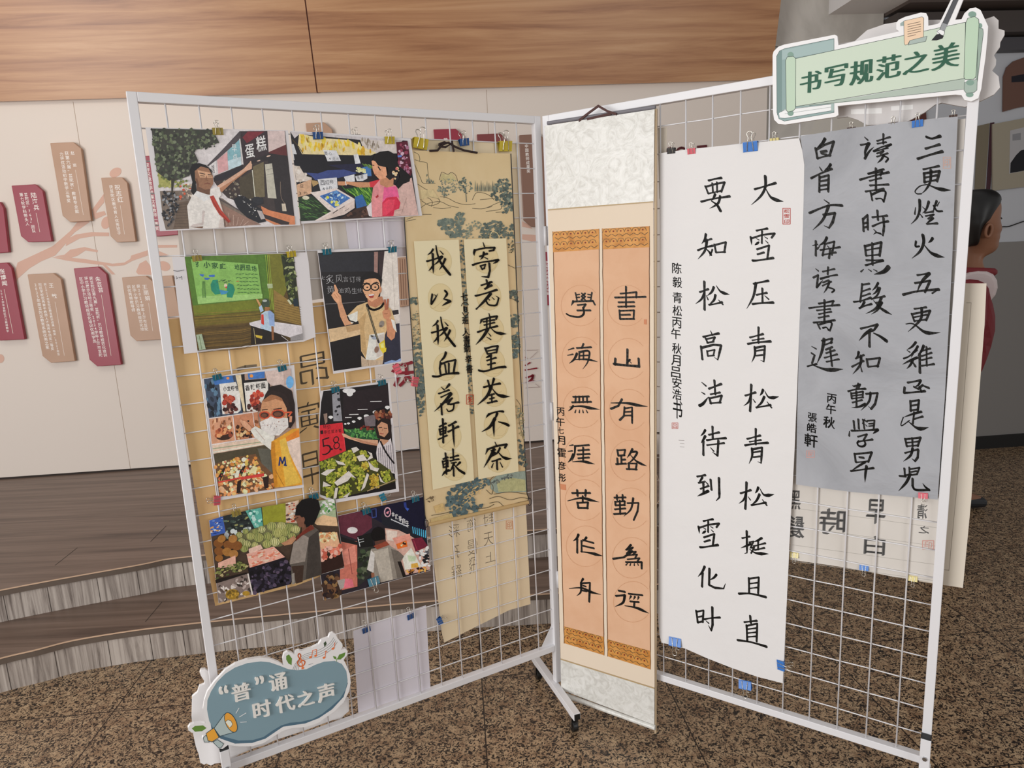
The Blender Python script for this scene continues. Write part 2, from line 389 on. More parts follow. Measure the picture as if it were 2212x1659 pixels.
# stage with two curved steps
def V2(x, y, z): p = onz(x, y, z); return (p.x, p.y)
C1 = [(-3.3, 1.45), (-2.85, 1.9), (-2.42, 2.24), (-2.069, 2.448), (-1.946, 2.507), (-1.776, 2.585), (-1.358, 2.663), (-.407, 2.752), (.08, 2.768), (.5, 2.79), (.86, 2.9), (1.06, 3.15), (1.16, 3.7), (1.2, 4.71)]
p2 = V2(1165, 1141, .30)
C2 = [(-3.5, 1.75), (-3.1, 2.14), (-2.65, 2.5), (-2.235, 2.735), (-1.745, 2.925), (-1.53, 2.998), (-.75, 3.07), p2, (p2[0] + .4, p2[1] + .05), (.72, 3.4), (.8, 3.8), (.84, 4.68)]
def back(c): return [(c[-1][0], WP.W((c[-1][0] + 3.401) / WD.x, 0).y), (-5.5, 4.2), (-5.5, c[0][1])]
def step(name, c, z0, z1, label, over=.014, nose=.028):
    c = catmull(c, 5); root = empty(name, (-1.2, 3.2, 0)); struct(root, label)
    def off(d):
        R = []
        for i, p in enumerate(c):
            a, b = c[max(0, i - 1)], c[min(len(c) - 1, i + 1)]; l = hypot(b[0] - a[0], b[1] - a[1]); R.append((p[0] + (b[1] - a[1]) / l * d, p[1] - (b[0] - a[0]) / l * d))
        return R
    o = off(over); bk = back(o)
    mb = MB(); mb.prism([(x, y, z1 - .006) for x, y in o + bk], (0, 0, .006)); mb.build('tread', m_tread, root)
    nb = MB(); nb.prism([(x, y, z1 - nose) for x, y in o + bk], (0, 0, nose - .0065)); nb.build('nosing', m_nose, root)
    hb = MB(); l2 = off(over + .0015)
    hb.add([(x, y, z1 - .004) for x, y in l2] + [(x, y, z1 + .0005) for x, y in l2] + [(x, y, z1 + .0005) for x, y in off(over - .002)], [[i, i + 1, len(o) + i + 1, len(o) + i] for i in range(len(o) - 1)] + [[len(o) + i, len(o) + i + 1, 2 * len(o) + i + 1, 2 * len(o) + i] for i in range(len(o) - 1)])
    hb.build('edge_strip', mat('pale_edge', 'c8a98e', .4), root)
    rb = MB(); rb.add([(x, y, z0) for x, y in c] + [(x, y, z1 - nose) for x, y in c], [[i, i + 1, len(c) + i + 1, len(c) + i] for i in range(len(c) - 1)]); rb.build('riser', m_riser, root)
    jb = MB(); d = 0; nxt = .1; R = random.Random(3 + int(z1 * 100))
    ln = off(.0008)
    for i in range(len(ln) - 1):
        seg = hypot(ln[i + 1][0] - ln[i][0], ln[i + 1][1] - ln[i][1])
        while d + seg > nxt:
            t = (nxt - d) / seg; x, y = ln[i][0] + (ln[i + 1][0] - ln[i][0]) * t, ln[i][1] + (ln[i + 1][1] - ln[i][1]) * t
            ux, uy = (ln[i + 1][0] - ln[i][0]) / seg * .001, (ln[i + 1][1] - ln[i][1]) / seg * .001
            jb.add([(x - ux, y - uy, z0), (x + ux, y + uy, z0), (x + ux, y + uy, z1 - nose), (x - ux, y - uy, z1 - nose)], [[0, 1, 2, 3]]); nxt += R.choice((.09, .13, .16, .19))
        d += seg
    jb.build('plank_joints', mat('joint_dark', '3c332d', .8), root)
    return root
s1 = step('stage_step', C1, 0, .15, 'lower curved wooden step of the stage')
s2 = step('stage_platform', C2, .15, .30, 'wooden stage platform with a curved front edge')
jb = MB()
for (xa, ya, xb, yb, z, r_) in ((119, 1221, 167, 1183, .3005, s2), (325, 1170, 359, 1136, .3005, s2), (314, 1343, 350, 1300, .1505, s1)):
    a, b = onz(xa, ya, z), onz(xb, yb, z); d = (b - a).normalized().cross(Vector((0, 0, 1))) * .0016
    jb = MB(); jb.add([a - d, a + d, b + d, b - d], [[0, 1, 2, 3]]); jb.build('board_joint', mat('joint_dark', '3c332d', .8), r_)

# ------------------------------------------------------------------ the two mesh display stands
m_white = mat('white_powder_coat', 'e4e2e4', .38)
m_blackp = mat('black_plastic', '121212', .4)
m_steel = mat('steel', 'b9b9bb', .25, 1.0)
def stand(P, sgn, name, label, legs):
    Z = Vector((0, 0, 1)); E = lambda a, b, n: P.W(sgn * a, b, n); T = .022
    root = tag(empty(name, E(PWID / 2, PHGT + .2, -.011) * 1), label, 'display stand', 'white mesh display stands')
    root.location.z = 0
    def bar(nm, a0, a1, b0, b1, n0=-T, n1=0, m=m_white, par=root):
        mb = MB(); mb.hexa([E(a0, b1, n0), E(a1, b1, n0), E(a1, b1, n1), E(a0, b1, n1)], [E(a0, b0, n0), E(a1, b0, n0), E(a1, b0, n1), E(a0, b0, n1)])
        return bevel(mb.build(nm, m, par), .0015)
    bar('post', 0, T, 0, PHGT + .126); bar('post', PWID - T, PWID, 0, PHGT + .126)
    bar('top_rail', T, PWID - T, 0, T); bar('bottom_rail', T, PWID - T, PHGT - T, PHGT)
    for k in range(14):
        a = .0835 + k * .0737; mb = MB(); mb.tube([E(a, T, -.0075), E(a, PHGT - T, -.0075)], .0021, 8); mb.build('vertical_wire', m_white, root, smooth=True)
    for k in range(23):
        b = .0793 + k * .07445; mb = MB(); R = random.Random(k)
        pp = [E(T, b, -.0115)] + [E(T + (PWID - 2 * T) * i / 15, b + R.uniform(-.0008, .0008), -.0115) for i in range(1, 15)] + [E(PWID - T, b, -.0115)]
        mb.tube(pp, .0017, 6); mb.build('horizontal_wire', m_white, root, smooth=True)
    for a, s0, a1, s1_, capb in legs:     # base legs: from behind to in front of the panel
        z = PHGT + ZT - PHGT - .085        # b of the leg's top face
        A, B = E(a, z, s0), E(a1, z, s1_); d = (B - A).normalized(); w = d.cross(Z).normalized()
        mb = MB(); mb.box((A + B) / 2 - Z * .0125, d, w, Z, (B - A).length / 2, .0125, .0125); leg = bevel(mb.build('base_leg', m_white, root), .0015)
        for e, dd in ((A, -d), (B, d)):
            mb = MB(); mb.box(e - Z * .0125 + dd * .001, d, w, Z, .0018, .0098, .0098); mb.build('end_cap', m_blackp, leg)
            c = e - dd * .03 - Z * .052
            wm = MB(); n = 20
            wm.add([c + w * h + d * (.0215 * cos(2 * pi * k / n)) + Z * (.0215 * sin(2 * pi * k / n) - .0115) for h in (-.0095, .0095) for k in range(n)], [list(range(n))[::-1], list(range(n, 2 * n))] + [[k, (k + 1) % n, n + (k + 1) % n, n + k] for k in range(n)])
            bevel(wm.build('caster_wheel', m_blackp, leg), .003)
            fm = MB()
            for s_ in (-1, 1): fm.box(c + w * (s_ * .0125) + Z * .006, d, w, Z, .009, .001, .02)
            fm.box(c + Z * .026, d, w, Z, .012, .0135, .0012); fm.build('caster_fork', m_steel, leg)
        if capb is not None:
            u0, u1 = (PWID - T - .001, PWID + .001)
            bar('upright', u0, u1, capb, z, .0005, .0235)
            bar('upright_cap', u0, u1, capb - .004, capb, .0005, .0235, m_blackp)
            bm_ = MB(); cb = E((u0 + u1) / 2, capb + .055, .0235); n = 6
            bm_.prism([cb + P.r * (.0058 * cos(2 * pi * k / n)) + Z * (.0058 * sin(2 * pi * k / n)) for k in range(n)], P.n * .005); bm_.build('bolt', m_steel, root)
    return root
cap_a, cap_b = RP.ab(2001, 1597, .02)
stR = stand(RP, 1, 'display_stand', 'right-hand white wire mesh stand holding the black-ink calligraphy sheets', [(PWID - .011, -.19, PWID - .011, .19, cap_b)])
stL = stand(LP, -1, 'display_stand', 'left-hand white wire mesh stand holding the colour photo prints', [(-.005, -.20, .052, .175, None), (PWID - .011, -.19, PWID - .011, .19, LP.ab(491, 1618, .02)[1])])
gm = MB(); gm.prism([LP.W(-.022, 1.70, -.012), LP.W(-.022, 1.80, -.012), LP.W(-.085, 1.80, -.012)], LP.n * -.002); gm.build('gusset', m_white, stL)
for b in (.33, .9, 1.5):
    hm = MB(); hm.tube([LP.W(-.001, b, .004) + Vector((0, 0, 0)), LP.W(-.001, b + .06, .004)], .005, 10); hm.build('hinge', m_white, stL, smooth=True)
# ------------------------------------------------------------------ calligraphy: brush strokes of every large character, per crop
A_ = ((880, 500), 6.38, 30)
B_ = ((890, 740), 5.184, 26)
C_ = ((1160, 560), 3.189, 14.5)
D_ = ((1160, 1050), 3.018, 13.5)
E_ = ((1500, 370), 5.027, 27)
F_ = ((1400, 700), 3.687, 20)
G_ = ((1400, 1100), 3.605, 19)
H_ = ((1720, 270), 5.72, 36)
I_ = ((1720, 540), 5.72, 34)
J_ = ((1720, 800), 5.925, 34)
WO = "p.8 355,245 325,290 275,325|h1.1 270,410 365,385 480,345|m1.15 395,195 410,290 450,410 520,510 585,590|k1.25 350,310 355,450 358,575|p.8 360,460 325,510 290,545|p.9 478,350 420,420 365,465|p 522,378 485,460 440,530|d1.1 450,265 490,310"
LEFT_SCROLL = [(A_, WO), (A_, 'OFF 66 985 ' + WO),
 (A_, "s 345,868 330,950 330,1000|p.8 330,1000 380,930 422,855|d.8 375,868 392,892|p1.1 522,820 548,860 500,930|m 500,930 590,960|p 592,962 545,985 478,1025"),
 (B_, "p 380,112 360,165 308,218|s 322,225 310,290 322,360|z 328,240 400,212 488,195 465,345|s.9 370,248 382,335|s.9 413,235 413,340|h1.2 235,378 290,380 380,352 518,342"),
 (B_, "d 328,498 360,528|p.9 420,468 370,525|h.9 300,572 415,532|h.8 325,612 435,560|p1.1 440,572 340,690 250,772|s 328,690 335,805|z.8 380,672 452,620 400,690 470,690|c1.4 470,690 460,750 410,772 390,745|h 430,692 520,670"),
 (B_, "h.9 308,942 380,905|s 345,858 350,980 350,1120|s.9 308,972 320,1032|z.9 310,975 380,945 375,1015|h.7 320,1000 375,985|h.7 315,1032 375,1012|h.8 295,1085 392,1040|h 412,932 492,888|h 405,1000 520,940|t1.1 460,930 465,1050 475,1172"),
 (B_, "h.9 350,1305 400,1285|s.9 375,1240 385,1340 385,1470|s.8 343,1330 355,1400|z.8 345,1335 402,1315 400,1390|h.6 355,1365 395,1350|h.7 350,1400 405,1385|p 415,1430 370,1450 335,1495|h.9 430,1290 518,1265|s.9 460,1195 465,1310|h.9 428,1325 522,1305|h.7 440,1350 495,1340|p.9 470,1350 450,1400 425,1445|m1.1 475,1370 525,1425 582,1462|s.9 465,1400 468,1492|p.8 540,1340 515,1365 490,1390"),
 (A_, "d1.1 1045,152 1062,205|p1.1 930,258 918,300 922,335|z 940,255 1080,225 1205,222 1188,258 1130,270|h 1000,345 1100,305|p 1055,290 1040,350 1005,390|d 1060,355 1105,378|h1.1 900,462 1000,430 1130,410 1255,392|p.9 1250,395 1220,425 1180,442|s.9 1008,478 1032,522|z.8 1015,475 1078,452 1060,510|h.8 1030,518 1062,508|k1.15 1130,440 1138,540 1115,630 1022,622"),
 (A_, "s 1092,670 1108,740|h 1020,742 1162,695|h1.1 1070,792 1162,742|p.9 1140,700 1100,760 1070,800|h1.1 940,888 1050,860 1232,805|p1.2 1150,855 1060,960 945,1075|w.6 1000,1020 950,1070|c1.8 1085,955 1115,1005 1170,1020 1230,1010 1258,920|d.8 1110,918 1132,945|d.8 1165,905 1195,935|d 1225,890 1262,918"),
 (A_, "d1.1 1125,1128 1138,1178|p 1022,1225 1000,1275|z 1030,1215 1150,1180 1238,1168 1222,1208|s.9 1095,1200 1095,1330|s.9 1140,1195 1140,1325|h.9 1050,1245 1200,1218|h.9 1060,1290 1200,1255|h1.05 970,1388 1100,1340 1240,1305|p1.25 1110,1345 1040,1455 945,1560|n1.2 1150,1330 1230,1395 1365,1412|d 1118,1400 1148,1440|d 1095,1455 1150,1490"),
 (B_, "s 820,65 845,125|z 825,68 900,45 962,38 945,112|h.8 850,95 940,78|h.8 850,128 930,112|p.9 872,148 850,160 828,170|s 885,130 885,290|h.9 840,202 940,170|h.9 850,248 930,228|h1.2 750,312 815,322 950,282 1045,272"),
 (B_, "h1.05 805,500 880,480 985,458|s 852,428 872,512|p 918,405 905,450 890,495|p1.2 890,490 840,600 735,698|n1.25 895,510 970,590 1095,605|h.8 860,592 920,575|h.7 870,632 920,618|s.8 893,580 895,670|h 848,678 948,655"),
 (B_, "p.8 870,800 845,820 830,845|h 860,802 960,772 1022,772|p 955,790 940,830 920,865|p1.2 930,850 870,945 780,1000|t1.15 915,868 915,960 920,1055|w1.2 970,888 1030,905 1078,925"),
 (B_, "d1.1 930,1115 952,1162|p.9 848,1195 822,1255|z 850,1195 950,1158 1062,1140 1040,1178|p1.1 920,1190 870,1290 805,1400|h.7 885,1212 935,1200|p.8 930,1230 895,1270 860,1300|p.8 985,1180 960,1230 905,1275|n1.1 955,1215 1030,1290 1118,1300|h.9 898,1332 990,1302|s 950,1320 955,1420|d.9 912,1352 893,1398|d 988,1342 1012,1392")]
ORANGE = [(C_, "s 613,190 613,330|z 575,237 685,227 683,264|e 538,264 640,262 747,258|e 562,297 668,295|e 560,327 670,324|e 568,352 572,410|z 570,356 668,352 665,408|e 572,412 668,411|e 582,384 640,382"),
 (C_, "e1.2 623,622 622,718|e1.2 540,685 537,725|e1.3 530,722 620,732 702,738|e1.2 700,685 703,740|p.8 640,692 628,705 612,722|d.7 638,700 648,715"),
 (C_, "e1.1 585,965 560,1010 510,1030|n1.2 510,990 620,992 690,1005 762,1015|e 603,1020 598,1080 570,1108|z 603,1028 655,1020 655,1128|e.9 605,1052 650,1050|e.9 605,1077 650,1076"),
 (C_, "e 553,1315 560,1352|z 555,1317 607,1313 600,1350|e 560,1354 602,1350|e 580,1355 582,1408|e 584,1382 607,1380|e 553,1372 556,1412|e 545,1412 612,1408|p 657,1308 640,1340 620,1368|p 650,1328 690,1330 655,1385 612,1415|n1.1 640,1345 690,1395 757,1425|e 632,1405 634,1447|z 632,1407 687,1408 680,1450|e 618,1446 686,1448"),
 (D_, "e 505,76 577,74|e 521,60 522,90|e 558,58 558,94|e 510,102 512,126|z 510,103 572,99 570,126|e 512,126 572,124|e 540,95 542,182|e 508,152 575,146|e1.1 503,183 578,178|z 590,112 662,110 655,165 630,222|p 627,80 612,150 565,198"),
 (D_, "p 612,384 592,405 573,418|z 583,416 625,400 585,440|e.9 600,432 645,428 625,448|e1.1 622,425 565,465 497,474|z.9 585,452 652,446 640,468|z.9 590,478 668,470 655,490|z1.1 580,496 682,496 682,538|d.9 592,502 580,515|d.9 612,502 606,518|d.9 634,502 634,518|d.9 655,502 660,516"),
 (D_, "e1.1 533,682 572,690|e1.1 515,716 570,712|p1.2 572,712 560,760 508,786|e 598,702 686,712|p.9 612,718 600,742|p.9 638,722 628,742|p.9 662,724 655,744|e 608,752 662,756|e 635,755 633,782|n1.2 572,780 650,795 730,830"),
 (C_, "s.8 265,232 275,282|s.8 378,230 370,282|e.7 268,246 292,242|e.7 270,264 292,262|e.7 350,242 374,246|e.7 350,262 370,264|e.8 308,235 332,256|e.8 332,235 306,258|e.8 308,258 330,278|e.8 330,258 306,280|p1.1 250,290 235,320|z1.1 250,292 385,287 398,312|z 280,316 335,310 318,338|c2 318,335 322,375 290,398 230,390 203,376|e 278,353 367,352"),
 (C_, "d1.1 215,625 252,613|d1.1 210,662 247,655|p1.1 275,650 255,690 222,718|e 275,612 372,606|s.9 320,583 308,612|e.9 292,640 290,690|p1 292,640 358,634 350,705 315,757|n.9 250,692 340,690 418,706|e.8 320,635 320,690|e.8 292,665 352,662"),
 (C_, "e 250,948 356,945|s.9 267,945 264,986|s.9 291,945 291,986|s.9 316,945 318,986|s.9 344,945 345,986|e 242,986 372,982|p.9 250,1010 230,1035 214,1045|n1.15 225,1018 300,1012 360,1024 432,1035|d 268,1038 262,1056|d 293,1038 291,1056|d 315,1038 318,1056|d 338,1038 347,1056"),
 (C_, "d1.1 223,1284 248,1280|d1.1 213,1324 242,1320|p1.1 250,1345 232,1380 212,1400|e 262,1287 357,1280|p.9 262,1287 258,1345 240,1392|e 285,1318 357,1312|s 318,1298 318,1390|e 278,1345 362,1342|e 285,1372 357,1366|n1.1 245,1395 320,1394 398,1412"),
 (D_, "e1.1 230,46 345,45|s1.1 262,27 264,64|s1.1 318,27 315,64|n1.2 200,97 285,78 345,90 405,105|e 298,66 298,106|e1.1 263,108 270,142|z1.1 265,110 332,106 328,146|e1.1 268,142 330,143"),
 (D_, "p1.1 270,317 258,342 235,358|s1.1 262,345 262,434|p 322,335 310,350 295,362|s 290,358 291,428|e 300,352 367,371|e 300,390 370,406|n1.2 285,428 340,435 428,456"),
 (D_, "p1 300,605 292,618 282,630|p1.1 288,632 285,690 258,716|z1.1 288,634 345,630 340,754|n1.1 210,668 290,664 350,690 416,708|e.8 302,650 318,655|e.9 292,680 322,686")]
XUE = "h 675,645 735,632 792,622|p.9 612,715 618,760 622,800|z.95 622,728 740,690 872,675 838,722|s.9 735,650 732,780|d.8 672,730 700,745|d.8 658,800 680,785 700,768|d.8 760,710 792,730|d.8 770,752 798,778|z 680,848 812,805 792,948|h.9 685,902 755,882|h1.15 632,970 690,968 855,942"
QING = "h 812,107 915,80|s 880,28 878,150|h.8 830,130 920,115|h1.1 795,158 880,145 975,138|p 850,185 850,245 825,305|k1.05 852,190 930,175 922,300 895,288|h.8 860,215 915,205|h.8 860,252 912,246"
SONG = "h 775,570 855,545|s1.1 822,485 818,600 812,693|p.9 820,560 800,620 760,652|d.9 835,598 852,622|p 915,525 905,550 890,570|n1.05 930,535 965,585 1042,578|p 925,580 900,630 860,662|h 862,665 920,655 975,645|d1.1 948,620 982,665"
WHITE = [(E_, "h1.1 655,195 760,165 882,128|p1.15 770,55 770,170 720,270 618,365|n1.3 775,190 840,290 965,328"),
 (E_, XUE),
 (E_, "h1.1 645,1222 720,1205 802,1190|p1.1 668,1218 640,1360 568,1492|s 738,1275 740,1425|h 675,1342 785,1320|h1.15 632,1442 740,1430 855,1425|d1.1 765,1352 805,1388"),
 (F_, QING), (F_, SONG), (F_, 'OFF -22 808 ' + QING), (F_, 'OFF -38 778 ' + SONG),
 (G_, "h.9 733,225 790,213|k1.1 768,172 770,340 752,345|p.9 800,270 760,288 722,302|p.9 885,225 850,245 820,255|s.9 857,245 857,312|h.9 822,288 912,265|h.9 830,318 905,302|z.8 788,258 822,250 798,300 826,298 802,342|n1.1 790,310 840,342 938,348"),
 (G_, "s 785,538 787,655|z 785,542 862,530 857,655|h.8 790,580 850,572|h.8 790,617 850,610|h1.2 708,658 800,658 915,684"),
 (G_, "s 795,832 800,885|h 750,880 845,868|s 767,905 772,1025|z 770,908 850,890 845,1030|h.8 775,935 840,926|h.8 775,965 840,958|h.8 775,995 840,990|h1.2 698,1020 800,1035 920,1070"),
 (E_, "h1.1 155,100 230,82 292,72|s 120,165 150,240|z 125,168 230,138 328,120 292,222|s.9 195,132 202,230|s.9 245,122 247,225|h.9 150,242 295,212|p 225,250 205,295 182,318|m1.1 188,325 245,365 282,428|p 280,272 255,350 165,405|h1.1 75,330 200,300 382,272"),
 (E_, "p 125,685 112,740 78,788|h.9 105,762 185,735|h 38,858 110,830 198,808|p1.1 135,745 115,860 38,955|w1 130,845 165,880 178,905|p.7 195,850 180,895 162,922|s 218,798 235,880|z 225,800 342,770 325,878|h.9 235,882 332,875"),
 (E_, "h 60,1312 150,1280|s1.1 108,1200 110,1350 110,1502|p.9 108,1320 75,1390 12,1440|d 130,1350 148,1392|p 210,1260 188,1310 140,1352|n1.1 238,1243 290,1310 382,1338|p 228,1345 212,1400 158,1450|h 160,1450 225,1440 300,1422|d1.1 262,1398 308,1445"),
 (F_, "d 498,55 512,88|h1.1 440,102 500,88 562,75|s.9 458,115 475,150|z.9 465,120 532,105 516,140|h.8 470,150 522,140|s1.05 422,180 432,280|k1.1 430,188 520,165 582,170 555,285 528,265|s.8 470,215 476,255|z.8 472,217 530,205 520,250|h.7 475,255 525,250"),
 (F_, "d1.1 428,465 460,492|d 425,543 450,558|p1.1 410,650 440,632 480,580|h1.1 485,515 582,478|s 528,450 535,560|h.9 498,560 572,545|s 488,590 500,632|z 490,592 587,570 570,626|h.9 495,632 577,624"),
 (F_, "p.9 455,845 440,870 418,892|p 455,893 440,920 422,948|s1.05 440,930 440,1042|h 485,882 565,863|s 513,818 515,910|h1.05 468,925 540,915 618,908|h.9 470,965 605,948|k1.1 560,930 552,1048 512,1020|d 498,985 522,1012"),
 (F_, "h 392,1215 455,1203|p.9 432,1220 418,1245 402,1262|h.9 402,1265 445,1258|d.9 450,1248 475,1275|h.9 418,1312 482,1290|s 440,1270 442,1350|p1.1 478,1330 440,1350 392,1372|s 498,1240 505,1320|k1.15 565,1228 568,1380 542,1408"),
 (G_, 'FIT 393,78,553,296 ' + XUE),
 (G_, "p 440,448 420,490 388,526|s1.05 425,495 420,602|k1.15 478,465 475,590 520,612 588,618 602,580|p.9 532,510 510,535 478,552"),
 (G_, "s 375,792 387,882|z.95 380,798 432,788 425,880|h.8 385,840 425,833|h.9 385,882 427,874|h 435,857 490,848 558,843|k1.15 500,765 502,900 492,945 470,905|d.9 450,868 472,888")]
